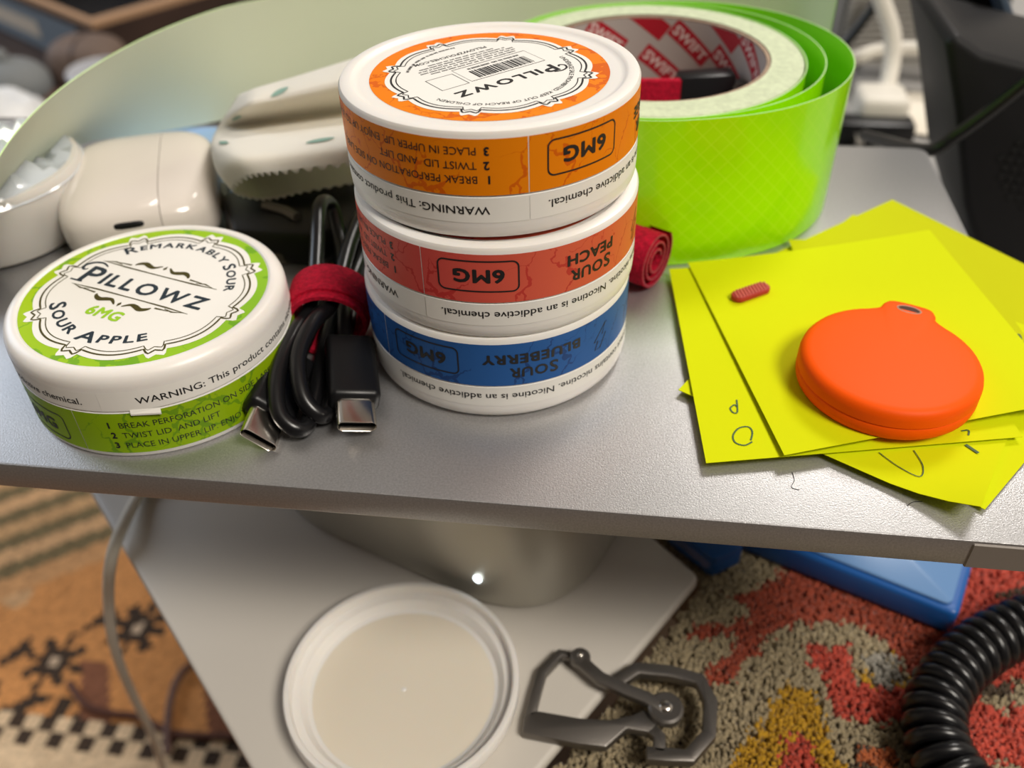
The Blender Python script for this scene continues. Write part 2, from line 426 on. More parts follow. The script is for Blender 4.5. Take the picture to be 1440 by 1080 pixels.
# stacked upside down, bottom to top
AMB1, AMB2 = (.88, .20, .002), (.84, .24, .003)
h = 24.642
canb, lb = make_can('blue sour blueberry can, bottom of the upside-down stack', (-32.0, 61.95, h+.78), True, -135, -135, ((.028, .125, .39), (.02, .10, .33)), (.012, .035, .14),
    (('SOUR', 9.0, 12.2, 4), ('BLUEBERRY', 4.9, 25, 3.8)), 'cans of the upside-down stack', 0)
canp, lp = make_can('red sour peach can, middle of the upside-down stack', (-31.3, 61.8, 2*h+.78), True, -111.2, -111.2, ((.74, .20, .03), (.68, .085, .075)), (.50, .02, .022),
    (('SOUR', 9.0, 12.2, 4), ('PEACH', 4.9, 13.8, 3.8)), 'cans of the upside-down stack', 0)
cano, lo = make_can('orange can with barcode facing up, top of the upside-down stack', (-32.46, 64.7, 3*h+.78), True, -68.7, -68.7, (AMB1, AMB2), (.62, .075, .004),
    (('SOUR', 9.0, 12.2, 4), ('ORANGE', 4.9, 17, 3.8)), 'cans of the upside-down stack', 0, tilt=(.0096, -.0157))
cang, lg = make_can('lime green sour apple can lying lid up, apart from the stack', (-118.5, 39.6, 0), False, -100.4, -86.8, ((.34, .49, .004), (.26, .43, .005)), (.10, .25, .01),
    (('SOUR', 9.0, 12.2, 4), ('APPLE', 4.9, 14.5, 3.8)), None, 0)
def up(g, z): return [(p[0], p[1], z+p[2]) for p in g[0]], g[1]

# base labels of the three inverted cans
for cn, lm in ((canb, lb), (canp, lp), (cano, lo)):
    bl = part('bottom_label', disc(29.6 if cn is canp else 27.5, .90, up=False), lm, cn, smooth=False)
    if cn is not cano:
        part('plaque', flip(fan(plaque(24.4)), .84), PAPER, bl, smooth=False)
        continue
    AN = -137                 # writing direction on the orange can, degrees
    def art(gs, m, z, nm='lettering'): part(nm, flip(rot(join(*gs), AN), z), m, bl, smooth=False)
    part('plaque', flip(rot(fan(plaque(25.2)), AN), .84), PAPER, bl, smooth=False)
    rnd = random.Random(3)
    G = [ribbon(plaque(23.7), .46, True), ribbon(plaque(22.5), .26, True)]
    g = smallcaps('PILLOWZ', 6.0, 4.2, .13, .62, .5); W = width(g); g = ([(p[0]*27/W, p[1], p[2]) for p in g[0]], g[1]); G.append(mv(g, x=.1, y=5.6))
    cur = catmull([(a, b, 0) for a, b in ((-11.5, 9.4), (-13.4, 9.9), (-15.2, 9.2), (-15.9, 7.6), (-15.0, 6.7), (-14.3, 7.5))], 6)
    G.append(ribbon(cur, .5))
    G.append(ribbon([(-14.3, -6.3), (6.3, -6.3), (6.3, 2.2), (-14.3, 2.2)], .2, True))
    G.append(ribbon([(7.3, -4.6), (14.4, -4.6), (14.4, 2.6), (7.3, 2.6)], .2, True))
    x = -12
    while x < 3.6:
        wd = rnd.choice((.17, .17, .34, .5)); G.append(fan([(x, -3.4), (x+wd, -3.4), (x+wd, 1.3), (x, 1.3)])); x += wd+rnd.choice((.17, .2, .34))
    G.append(bars(-11.5, 3.4, -4.7, .9, rnd))
    for i, (a, b) in enumerate(((-12.6, 11.8), (-13.4, 13.6), (-13.6, 13.8), (-12, 13), (-9.5, 9.5))): G.append(bars(a, b, -7.5-1.22*i, .62, rnd))
    G.append(mv(text('PILLOWZPOUCHES.COM', 1.75, .03, 1.05, align='C'), x=1.2, y=-15.2))
    G.append(on_arc(text('UNDERAGE SALE PROHIBITED. KEEP OUT OF REACH OF CHILDREN.', 1.62, .01, 1.0, sx=1.0), 18.3, 172, 0))
    sm = bars(0, 20, 0, .8, rnd); G.append(on_arc(sm, 19.0, 262, 0, top=False))
    art(G, INK, .79)

# lid label of the green can
tl = part('top_label', disc(30.35, LID_TOP+.05), label_mat('lid_label', (.38, .57, .008), (.26, .52, .03), (.12, .34, .02), vscale=60), cang, smooth=False)
GA = -16.3
def lart(gs, m, z, nm='lettering'): part(nm, up(rot(mv(join(*gs), x=-.6, y=.4), GA), LID_TOP+z), m, tl, smooth=False)
part('plaque', up(rot(fan(plaque(29.3)), GA), LID_TOP+.1), PAPER, tl, smooth=False)
part('plaque_border', up(rot(join(ribbon(plaque(27.4), .5, True), ribbon(plaque(26.0), .28, True)), GA), LID_TOP+.15), GOLD, tl, smooth=False)
g = smallcaps('PILLOWZ', 10.2, 6.9, .2, 1.0, 1.0); W = width(g)
g = ([(p[0]*38.5/W, p[1], p[2]) for p in g[0]], g[1])
curl = catmull([(a, b, 0) for a, b in ((-16.6, 4.9), (-19.0, 5.9), (-21.6, 5.2), (-22.9, 3.2), (-22.0, 1.7), (-20.9, 2.3))], 6)
foot = [(-22.0, -3.0), (-18.2, -3.0)]
G = [mv(g, x=-.6, y=-2.1), ribbon(curl, [.35+.6*math.sin(PI*i/(len(curl)-1)) for i in range(len(curl))]), ribbon(foot, .6)]
g = smallcaps('REMARKABLY SOUR', 4.6, 3.3, .1, .42, .3); W = width(g); g = ([(p[0]*44/W, p[1], p[2]) for p in g[0]], g[1])
G.append(on_arc(g, 20.2, 82, 0))
g = smallcaps('SOUR APPLE', 5.6, 4.1, .13, .5, .5); W = width(g); g = ([(p[0]*37/W, p[1], p[2]) for p in g[0]], g[1])
G.append(on_arc(g, 22.3, 265, 0, top=False))
lart(G, SLATE, .15)
lart([mv(fat(text('6MG', 5.0, 0, 1.08, align='C'), .2), x=-2.4, y=-13.6)], LIME, .15)
def scroll(y, s):
    G = [ribbon([(-20, y), (-12, y-.3*s), (0, y-.35*s), (10, y-.3*s), (17, y)], [.15, .55, .35, .55, .15])]
    yy = y+s*1.9
    for k in (-1, 1):
        sc = catmull([(k*a-1.8, yy+s*b, 0) for a, b in ((1.2, 1.6), (3.0, .2), (4.6, .4), (6.4, 1.0), (8.0, .3), (8.6, -.6))], 6)
        G.append(ribbon(sc, [.35+1.15*math.sin(PI*i/(len(sc)-1)) for i in range(len(sc))]))
        G.append(ribbon([(k*9.5-1.8, yy-.9*s), (k*13.5-1.8, yy-1.1*s)], [.6, .25]))
        G.append(ribbon([(k*17.5-1.8, y), (k*14.5-1.8, y+.8*s), (k*12-1.8, y+.3*s)], [.1, .5, .2]))
    G.append(fan([(-1.8-.5, yy+.9*s), (-1.8, yy+.1*s), (-1.8+.5, yy+.9*s), (-1.8, yy+2.1*s)]))
    return G
lart(scroll(6.9, 1)+scroll(-4.6, -1), GOLD, .15, 'ornament')
# torn flap of the seal strip
part('torn_flap', (lambda P: ([*P, *[(p[0], p[1], p[2]+.5) for p in P]], [(0, 1, 3, 2), (6, 7, 5, 4), (0, 2, 6, 4), (1, 5, 7, 3), (0, 4, 5, 1), (2, 3, 7, 6)]))(
    [tuple((RC+.1+d)*c for c in (math.cos(rad(a)), math.sin(rad(a))))+(z,) for a, d, z in ((-76, .1, 14.8), (-76, .5, 13.9), (-65, .3, 14.4), (-65, 1.0, 13.4))]), PAPER, cang, smooth=False)

# ------------------------------------------------------------------ tape roll and its loose tail
def green_mat():
    m = bpy.data.materials.new('green_reflective_film'); m.use_nodes = True; nt = m.node_tree; b = nt.nodes['Principled BSDF']; L = nt.links.new
    b.inputs['Roughness'].default_value = .22; sock(b, 'Coat Weight').default_value = .3
    uv = nt.nodes.new('ShaderNodeUVMap'); uv.uv_map = 'uv'; sp = nt.nodes.new('ShaderNodeSeparateXYZ'); L(uv.outputs[0], sp.inputs[0])
    def ma(op, a, bb):
        n = nt.nodes.new('ShaderNodeMath'); n.operation = op
        for i, q in enumerate((a, bb)):
            if isinstance(q, (int, float)): n.inputs[i].default_value = q
            elif q is not None: L(q, n.inputs[i])
        return n.outputs[0]
    outs = []
    for s in (1, -1):
        d = ma('DIVIDE', ma('ADD', sp.outputs[0], ma('MULTIPLY', sp.outputs[1], s)), 5.6)
        fr = ma('ABSOLUTE', ma('SUBTRACT', ma('FRACT', d, None), .5), None); outs.append(fr)
    mn = ma('MINIMUM', outs[0], outs[1])
    mr = nt.nodes.new('ShaderNodeMapRange'); mr.inputs[1].default_value = .03; mr.inputs[2].default_value = .06; mr.inputs[3].default_value = 1; mr.inputs[4].default_value = 0; L(mn, mr.inputs[0])
    nz = nt.nodes.new('ShaderNodeTexNoise'); nz.inputs['Scale'].default_value = 28; tc = nt.nodes.new('ShaderNodeTexCoord'); L(tc.outputs['Object'], nz.inputs['Vector'])
    fac = ma('MULTIPLY', mr.outputs[0], ma('MULTIPLY', nz.outputs['Fac'], .7))
    mx = nt.nodes.new('ShaderNodeMix'); mx.data_type = 'RGBA'; L(fac, mx.inputs[0]); mx.inputs[6].default_value = (.36, .84, .0, 1); mx.inputs[7].default_value = (.50, .90, .03, 1)
    L(mx.outputs[2], b.inputs['Base Color'])
    return m
GREENT = green_mat()
HT = 47.0
rc = thing('tape_roll', 'roll of neon green reflective tape standing behind the stacked cans', 'tape', (5, 152.5, 0))
part('core', lathe([(36.3, .3), (37.6, .3), (37.6, HT-.3), (36.3, HT-.3), (36.3, .3)]), CARD, rc, sharp=30)
part('core_print', cyl_band(36.22, .6, HT-.8, inward=True), COREW, rc)
def spiral(r0, r1, turns, a0, n=None, dc=(0, 0)):
    n = n or int(90*turns); P = []
    for i in range(n+1):
        t = i/n; a = a0+2*PI*turns*t; r = r0+(r1-r0)*t; P.append((r*math.cos(a)+dc[0]*t, r*math.sin(a)+dc[1]*t))
    return P
def film(P, z0, z1, thick=.32):
    """thin curved strip: outside film and backing as two walls; returns (outside, inside) geometries with uv of the outside"""
    vo, vi, uv = [], [], []; s = 0
    for i, p in enumerate(P):
        a = P[min(i+1, len(P)-1)]; b = P[max(i-1, 0)]; t = Vector((a[0]-b[0], a[1]-b[1])).normalized(); nn = Vector((t.y, -t.x))
        if i: s += math.hypot(p[0]-P[i-1][0], p[1]-P[i-1][1])
        q = (p[0]+nn.x*thick, p[1]+nn.y*thick)
        vo += [(q[0], q[1], z0), (q[0], q[1], z1)]; vi += [(p[0], p[1], z0), (p[0], p[1], z1)]; uv += [(s, z0), (s, z1)]
    fo = [(2*i, 2*i+2, 2*i+3, 2*i+1) for i in range(len(P)-1)]
    return (vo, fo), (vi, [q[::-1] for q in fo]), uv
wind = part('wound_layers', lathe([(37.65, .2), (47.4, .2), (47.6, .4), (47.6, HT-.4), (47.4, HT-.15), (46.4, HT-.35), (45.6, HT-.1), (44.6, HT-.3), (43.4, HT), (42.2, HT-.2), (40.6, HT-.05), (39.4, HT-.25), (37.65, HT)]), None or mat('tape_edge', (.66, .74, .50), .6, noise=(500, .2)), rc, sharp=30)
def closed_film(P, z0, z1, th):
    o, i, uv = film(P, z0, z1, th)
    n = len(o[0]); rim = [(2*k+1, 2*k+3, n+2*k+3, n+2*k+1) for k in range(len(P)-1)]
    return o, i, uv, (o[0]+i[0], rim)
GEDGE = mat('tape_cut_edge', (.62, .86, .40), .5)
for r0, r1, tn, a0, dc, zz in ((48.0, 48.5, 1.0, -2.2, (0, 0), 46.8), (48.6, 49.4, 1.0, -2.3, (5, 0), 47), (50.0, 51.0, 1.0, -2.6, (10, -5), 46.9)):
    P = []
    n = 110
    for k in range(n+1):
        a = a0+2*PI*k/n; ww = max(0, math.cos(a-.25))
        bulge = {48.0: 0, 48.6: 5.5, 50.0: 13.0}[r0]
        r = r0+(r1-r0)*k/n+bulge*ww**1.6*(1 if k < n*.8 else max(0, (1-k/n)/.2))
        P.append((r*math.cos(a), r*math.sin(a)))
    o, i, uv, rim = closed_film(P, .2, zz, .3)
    lo_ = part('outer_wrap', o, GREENT, rc, uv=uv, sharp=None)
    part('wrap_backing', i, mat('green_translucent_backing', (.30, .74, .02), .45), lo_, sharp=None)
    part('wrap_edge', rim, GEDGE, lo_, smooth=False)
# logos printed inside the core
for k, (a, z) in enumerate(((115, 40.8), (92, 46), (82, 29.8), (66.5, 39), (47.7, 46.5), (22.4, 41.7), (40.8, 33.5), (145, 46), (5, 33), (128, 27), (62, 18), (98, 16))):
    def inn(g, R): return [(R*math.cos(rad(a)-p[0]/R), R*math.sin(rad(a)-p[0]/R), max(.8, min(HT-.9, z+p[1]))) for p in g[0]], g[1]
    rr = rrect(-8.4, 8.4, -3.3, 3.3, .5, 3)
    pts = []
    for i in range(len(rr)):
        p, q = rr[i], rr[(i+1) % len(rr)]
        for j in range(4): pts.append((p[0]+(q[0]-p[0])*j/4, p[1]+(q[1]-p[1])*j/4))
    nx, ny = 12, 5; v = []; f = []
    for i in range(nx+1):
        for j in range(ny+1): v.append((-8.4+16.8*i/nx, -3.3+6.6*j/ny, 0))
    for i in range(nx):
        for j in range(ny): b0 = i*(ny+1)+j; f.append((b0, b0+ny+1, b0+ny+2, b0+1))
    T = rad(-36)
    lgo = part('logo_patch', inn(rot((v, f), -36), 36.15), COREL, rc, smooth=False)
    if 12 < z < 44:
        g = text('SWIFT', 5.0, .16, 1.05, align='C'); g = mv(g, y=-1.75)
        part('lettering', inn(rot(g, -36), 36.08), COREWH, lgo, smooth=False)

# the loose tail: stands on edge behind everything, curling round to the left
TT = [(72, 216, 47), (58, 236, 47), (20, 254, 47), (-35, 258, 47), (-85, 245.5, 47), (-134, 202, 47), (-152, 185, 47), (-166.5, 151, 47), (-171.7, 108.5, 47), (-165, 66.3, 47), (-150, 34, 46)]
BT = [(72, 216, .2), (58, 236, .2), (20, 254, .2), (-35, 258, .2), (-85, 245.5, .2)]
def onray(px, py, top, wd):   # lower edge: where the tape's width reaches the line of sight, on the far side
    d = (fwd + r2*((px-720)/CF) - u2*((py-540)/CF)).normalized(); oc = EYE-Vector(top)
    b = d.dot(oc); c = oc.dot(oc)-wd*wd; q = b*b-c
    tt = -b+(math.sqrt(q) if q > 0 else 0)
    return tuple(EYE+d*tt)
for (px, py), tp in zip(((395, 150), (310, 170), (205, 189), (105, 207)), TT[5:9]): BT.append(onray(px, py, tp, 46.8))
BT += [(BT[8][0]-2, BT[8][1]-44, BT[8][2]+2), (BT[8][0]+6, BT[8][1]-80, BT[8][2]+3)]
Tc, Bc = catmull(TT, 10), catmull(BT, 10)
tailt = thing('tape_tail', 'long pale green strip of loose tape arching behind the white case and the cloth', 'tape')
v1, v2, f1, uvv = [], [], [], []
s = 0; NV = 6
for i, (a, b) in enumerate(zip(Tc, Bc)):
    if i: s += (a-Tc[i-1]).length
    t_ = Tc[min(i+1, len(Tc)-1)]-Tc[max(i-1, 0)]; nn = t_.cross(b-a).normalized()
    for k in range(NV+1):
        p = b+(a-b)*(k/NV); v1.append(tuple(p)); v2.append(tuple(p-nn*.35)); uvv.append((s, 47*k/NV))
for i in range(len(Tc)-1):
    for k in range(NV):
        q = i*(NV+1)+k; f1.append((q, q+NV+1, q+NV+2, q+1))
part('backing', (v1, f1), BACKING, tailt, sharp=None)
part('film', (v2, [q[::-1] for q in f1]), GREENT, tailt, uv=uvv, sharp=None)
n = len(v1); part('cut_edge', (v1+v2, [(i*(NV+1)+NV, (i+1)*(NV+1)+NV, n+(i+1)*(NV+1)+NV, n+i*(NV+1)+NV) for i in range(len(Tc)-1)]), GEDGE, tailt, smooth=False)

# things inside the roll
t = thing('red_strap', 'flat red hook-and-loop strap standing inside the tape roll', 'strap')
part('band', prism([(-16, 158), (17.0, 160.5), (17.4, 163), (-16, 160.5)], .2, 35.5, .5), RED, t)
t = thing('black_clip', 'black plastic clip lying inside the tape roll, beside the red strap', 'clip')
part('clip_body', mv(box(-9.5, 9.5, -4, 4, .2, 36.5, 1.2), 24.5, 166, 0, rad(14)), BLACKP, t)
part('clip_arm', mv(box(-4, 4, -3, 3, .2, 33, 1), 36, 168, 0, rad(20)), mat('clear_grey', (.12, .12, .11), .2), t)

# ------------------------------------------------------------------ earbud case
def superbox(a, b, c, e1=.35, e2=.35, nu=48, nv=32):
    sg = lambda x, e: math.copysign(abs(x)**e, x)
    v, f = [], []
    for j in range(nv+1):
        ph = -PI/2+PI*j/nv
        for i in range(nu):
            th = 2*PI*i/nu
            v.append((a*sg(math.cos(ph), e1)*sg(math.cos(th), e2), b*sg(math.cos(ph), e1)*sg(math.sin(th), e2), c*sg(math.sin(ph), e1)))
    for j in range(nv):
        for i in range(nu):
            k = (i+1) % nu; f.append((j*nu+i, j*nu+k, (j+1)*nu+k, (j+1)*nu+i))
    return v, f
ec = thing('earbud_case', 'glossy white rounded earbud case lying behind the green can', 'earbud case', (-156.5, 113.5, 11.6), rad(22))
g = superbox(24.5, 30.5, 11.5, .62, .5)
seam = 7.5
lo_v = [(min(p[0], seam-.12+0*p[1]), p[1], p[2]) for p in g[0]]; hi_v = [(max(p[0], seam+.12), p[1], p[2]) for p in g[0]]
part('shell', (lo_v, g[1]), CASEW, ec, sharp=60); part('lid', (hi_v, g[1]), CASEW, ec, sharp=60)
part('sound_slot', mv(superbox(4.5, 1.2, 1.0, .5, .5, 20, 10), -2, -29.3, 4.6), BLACKP, ec)

# milky lidded cup with crumpled clear film
cu = thing('frosted_cup', 'frosted white plastic cup under crumpled clear film, left of earbud case', 'cup', (-205, 104, 0))
part('cup_body', lathe([(0, .2), (23, .2), (27, 1.5), (29.5, 6), (31, 14), (31.4, 22), (30.2, 24), (28.5, 24.2), (28, 22), (26, 6), (0, 4)], 64), mat('frosted_plastic', (.62, .59, .55), .3, sss=.3, sscale=.003), cu)
rnd = random.Random(5); v, f = [], []
nr, na = 10, 44
for j in range(nr+1):
    for i in range(na):
        r = 31.8*j/nr; a = 2*PI*i/na
        z = 25+7*math.sin(2*a+1+r*.12)*math.exp(-((r-15)/11)**2)+rnd.uniform(-2.2, 2.6)*(1 if j < nr-1 else .3)+(4*(1-j/nr))
        v.append((r*math.cos(a), r*math.sin(a), z if j < nr else 21.5))
for j in range(nr):
    for i in range(na): k = (i+1) % na; f.append((j*na+i, (j+1)*na+i, (j+1)*na+k, j*na+k))
part('film_cover', (v, f), mat('clear_film', (.80, .86, .93), .1, trans=.35, coat=.6), cu, smooth=True, sharp=28)

t = thing('dark_pouch', 'small dark pouch with red trim at the shelf end, under the frosted cup', 'pouch', (-206, 70, 0))
part('pouch_body', superbox(16, 9, 6, .5, .5, 28, 16) and mv(superbox(16, 9, 6, .5, .5, 28, 16), z=6.05), BLACKM, t)
part('trim', mv(superbox(16.4, 9.4, 1.1, .5, .5, 28, 8), z=7.5), mat('dark_red_trim', (.25, .015, .02), .7), t)
t = thing('blue_reflection', 'pale blue card painted as a flat sheet between earbud case and cream cloth', 'reflection')  # added sheet, stands in for the bare shelf reflecting blue window light
part('sheet', prism([(-196, 208 - 22), (-118, 190), (-112, 140), (-130, 124), (-190, 150)], .1, .7), mat('pale_blue_reflection', (.36, .55, .85), .45), t)

# ------------------------------------------------------------------ cream cloth pouch
cl = thing('cleaning_cloth', 'cream cloth with green leaf print and zigzag edges, draped behind the stacked cans', 'cloth')
def col3(cols_, rows):
    return cols_
Lft = [at(338, 249, 31), at(314, 225, 36), at(301, 203, 35), at(309, 180, 29), at(328, 152, 41), at(345, 137, 36), at(352, 140, 8)]
Rgt = [at(505, 227, 34), at(505, 202, 38), at(505, 176, 36), at(505, 153, 29), at(505, 112, 46), at(505, 86, 41), at(505, 90, 8)]
Sid = [at(326, 268, 22), at(306, 243, 26), at(298, 212, 27), at(303, 190, 22), at(322, 160, 25), at(340, 142, 20), at(352, 142, 5)]
LL = [at(352, 284, 15), at(330, 262, 15), at(318, 240, 15), at(320, 220, 15), at(340, 200, 15), at(360, 180, 12), at(370, 160, 4)]
LR = [at(505, 256, 16.5), at(505, 245, 16), at(505, 235, 16), at(505, 225, 16), at(505, 215, 15), at(505, 205, 12), at(505, 190, 4)]
for q_ in (Lft, Rgt, Sid): q_[-1] = Vector((q_[-2].x, q_[-2].y, 6))
def ext(a, b, t): return [p+(q-p)*t for p, q in zip(a, b)]
CO = [ext(LL, LR, 1.25), LR, ext(LL, LR, .5), ext(LL, LR, .12), Sid, ext(Lft, Rgt, .07), ext(Lft, Rgt, .4), Rgt, ext(Lft, Rgt, 1.25)]
NR = 7
grid = []
rowsC = [catmull(c, 6) for c in CO]            # each control column refined down its length
nrow = len(rowsC[0])
for r in range(nrow): grid.append(catmull([c[r] for c in rowsC], 22))
ncol = len(grid[0])
for k in range(ncol):                           # pinked front edge
    d = (grid[0][k]-grid[2][k]).normalized(); grid[0][k] = grid[0][k]+d*(1.1 if (k//2) % 2 else -.2)
rnd = random.Random(2)
v = [tuple(p) for r in grid for p in r]; f = []
for r in range(nrow-1):
    for k in range(ncol-1): q = r*ncol+k; f.append((q, q+1, q+ncol+1, q+ncol))
v2 = []
for r in range(nrow):
    for k in range(ncol):
        a = grid[r][min(k+1, ncol-1)]-grid[r][max(k-1, 0)]; b = grid[min(r+1, nrow-1)][k]-grid[max(r-1, 0)][k]
        nn = a.cross(b); nn = nn.normalized() if nn.length > 1e-6 else Vector((0, 0, 1)); v2.append(tuple(grid[r][k]-nn*.55))
n = len(v)
clf = f+[tuple(i+n for i in q[::-1]) for q in f]+[(k+1, k, n+k, n+k+1) for k in range(ncol-1)]
part('sheet', (v+v2, clf), CREAM, cl, sharp=None)
def leaf(r0, k0, dr, dk, wd):
    g, ff = [], []; N = 8
    for i in range(N+1):
        t = i/N; hw = wd*math.sin(PI*t)**.8
        for s in (-1, 0, 1):
            rr = r0+(dr*t+s*hw*dk/math.hypot(dr, dk))/4.2; kk = k0+(dk*t-s*hw*dr/math.hypot(dr, dk))/1.25
            r1, k1 = max(0, min(nrow-2, int(rr))), max(0, min(ncol-2, int(kk))); fr, fk = rr-r1, kk-k1
            p = grid[r1][k1]*(1-fr)*(1-fk)+grid[r1+1][k1]*fr*(1-fk)+grid[r1][k1+1]*(1-fr)*fk+grid[r1+1][k1+1]*fr*fk
            a = grid[r1][k1+1]-grid[r1][k1]; b = grid[r1+1][k1]-grid[r1][k1]; nn = a.cross(b).normalized()
            if nn.dot(EYE-p) < 0: nn = -nn
            g.append(tuple(p+nn*.35))
    for i in range(N):
        for s in range(2): q = i*3+s; ff.append((q, q+1, q+4, q+3))
    return g, ff
for a in ((24.5, 126, 5, 9, 2.3), (20.5, 108, 2, 8, 2.0), (12.5, 106, -5, 9, 2.2), (8, 140, 3, 9, 2.2)): part('printed_leaf', leaf(*a), LEAF, cl, sharp=None)

# black folded hardware under the cloth
hw = thing('black_multi_tool', 'black metal multi-tool with chamfered arms lying under the cream cloth', 'tool')
DARKM = mat('dark_tool_metal', (.012, .011, .010), .4, metal=.5)
BRONZ = mat('bronze_tool_metal', (.11, .095, .075), .38, metal=.7)
Pm = pl([(312, 290), (380, 268), (520, 262), (540, 330), (440, 345), (330, 340)], 8)
part('handle', prism([p[:2] for p in Pm], .2, 12.5, 2), DARKM, hw)
Pm = pl([(372, 352), (392, 340), (432, 328), (438, 340), (425, 352), (392, 360), (375, 362)], 4)
part('arm_tip', prism([p[:2] for p in Pm], .2, 4.5, .8), BRONZ, hw, label='bronze bevelled tip')
P = catmull(pl([(312, 262), (316, 285), (330, 300), (338, 322), (334, 340)], 9), 6); part('side_arm', tube([(p.x, p.y, 8+2*math.sin(i*.2)) for i, p in enumerate(P)], 2.6, 8), BRONZ, hw)
P = pl([(372, 288), (400, 296), (418, 306)], 13.5); part('bar', tube(P, 1.6, 8), BRONZ, hw)
c = at(330, 316, 6); part('rivet', mv(lathe([(0, 3.2), (1.6, 2.8), (2.6, 1.4), (2.8, 0), (0, 0)], 20), c.x, c.y, 5), BRONZ, hw)

# ------------------------------------------------------------------ wrapped USB cable with red tie
O = at(463, 440, 9); AX = Vector((-.19, .982, 0)); WX = Vector((.982, .19, 0))
def bl_(c, w_, z): p = O+AX*c+WX*w_; return (p.x, p.y, z)
uc = thing('usb_cable', 'black cable wound into a bundle with two metal plugs, beside the green can', 'cable')
path = [(-17, 5, 6.5), (0, 4, 7), (24, 2, 8), (38, 0, 11), (44, -2, 18), (36, -4, 22), (20, -4, 17), (0, -4, 12.5), (-14, -7, 13), (-28, -10, 11), (-38, -9, 6.5), (-40, -4, 3), (-30, -2, 2.6), (0, -1, 3), (30, 5, 4), (41, 8, 10), (38, 8, 18), (22, 5, 17), (0, 2, 13.6), (-12, -2, 15), (-24, -5, 13), (-34, -3.5, 8), (-36, 1, 3.4), (-26, 2, 2.5), (0, 4, 2.6), (28, 8, 2.6), (38, 3, 4), (30, -6, 3), (0, -6, 4.2), (-16, -9, 4)]
part('cable_jacket', tube(catmull([bl_(*p) for p in path], 8), 2.15, 12), BLACKR, uc, sharp=None)
def plug(c, w_, z, ang, tilt=0, roll=0):
    Mx = Matrix.Translation(bl_(c, w_, z)) @ Matrix.Rotation(math.atan2(AX.y, AX.x)+ang, 4, 'Z') @ Matrix.Rotation(tilt, 4, 'Y') @ Matrix.Rotation(roll, 4, 'X') @ Matrix.Scale(1.1, 4)
    hz = part('plug_housing', xf(box(-21, 0, -5.8, 5.8, -3.1, 3.1, 1.6, 3), Mx), BLACKP, uc)
    # oval shell with an open mouth
    ov = lambda k, s, x: (x, (3.05*(1 if math.cos(k) > 0 else -1)+1.45*math.cos(k))*s if True else 0, 1.45*math.sin(k)*s)
    N = 32; rings = [(-20.6, 1.0), (-28.0, 1.0), (-28.3, .93), (-28.1, .84), (-22.5, .82)]
    v, f = [], []
    for x, s in rings:
        for i in range(N):
            k = 2*PI*(i+.5)/N; v.append((x, (2.9 if math.cos(k) > 0 else -2.9)+1.5*s*math.cos(k), 1.5*s*math.sin(k)))
    for j in range(len(rings)-1):
        for i in range(N): q = (i+1) % N; f.append((j*N+i, j*N+q, (j+1)*N+q, (j+1)*N+i))
    part('plug_shell', xf((v, f), Mx), STEEL, uc)
    part('plug_tongue', xf(box(-27, -21, -3.2, 3.2, -.35, .35), Mx), BLACKP, uc)
plug(-11.5, 6.0, 7.4, rad(7), rad(-5), rad(13))
plug(-13, -9.6, 5.2, rad(-8), rad(-3), rad(42))
tie = thing('cable_tie', 'red fabric hook-and-loop tie wrapped round the black cable bundle', 'cable tie')
def band(rad_w, rad_h, c0, c1, zc, th, fl=.0):
    N = 56; v, f = [], []
    for j, (c, d) in enumerate(((c0, 0), (c0, th), (c0+.6, th+.2), ((c0+c1)/2, th+.35), (c1-.6, th+.2), (c1, th), (c1, 0))):
        for i in range(N):
            a = 2*PI*i/N; lump = 1+.03*math.sin(3*a+1)
            p = bl_(c, (rad_w+d)*math.cos(a)*lump, max(.15, zc+(rad_h+d)*math.sin(a)*lump)); v.append(p)
    for j in range(7):
        for i in range(N): q = (i+1) % N; k = (j+1) % 7; f.append((j*N+i, k*N+i, k*N+q, j*N+q))
    return v, f
part('strap_loop', band(9.3, 8.6, -7, 8, 9.6, 1.1), RED, tie)
part('strap_overlap', band(9.9, 9.3, -4.6, 7.4, 9.8, 1.2), RED, tie)

# red rolled strap behind the stack
t = thing('rolled_red_strap', 'rolled red hook-and-loop strap lying right of the blue can', 'strap')
# axis points toward lower right; visible end is the spiral
c = Vector((3.5, 95.0, 9.6)); ax = Vector((.80, -.45, .0)).normalized(); sd = Vector((-ax.y, ax.x, 0)); up3 = Vector((0, 0, 1))
sp_ = []
for i in range(150):
    a = i*.13; r = 2.2+6.6*i/149; sp_.append((r*math.cos(a), r*math.sin(a)*1.02))
def strapwall(P, x0, x1, th):
    v, f = [], []
    for p in P:
        L_ = math.hypot(*p); q = (p[0]*(1+th/L_), p[1]*(1+th/L_))
        for (u_, w_) in (p, q):
            for x in (x0, x1): v.append(tuple(c+sd*u_+up3*w_+ax*x))
    for i in range(len(P)-1):
        b0, b1 = 4*i, 4*i+4
        f += [(b0, b0+1, b1+1, b1), (b0+2, b1+2, b1+3, b0+3), (b0+1, b0+3, b1+3, b1+1), (b0, b1, b1+2, b0+2)]
    return v, f
part('roll', strapwall(sp_, -24, 8, .78), RED, t, sharp=40)
part('end_fibres', strapwall(sp_, 7.6, 8.15, .55), REDE, t, sharp=40, label='paler fuzzy edge of the rolled layers')

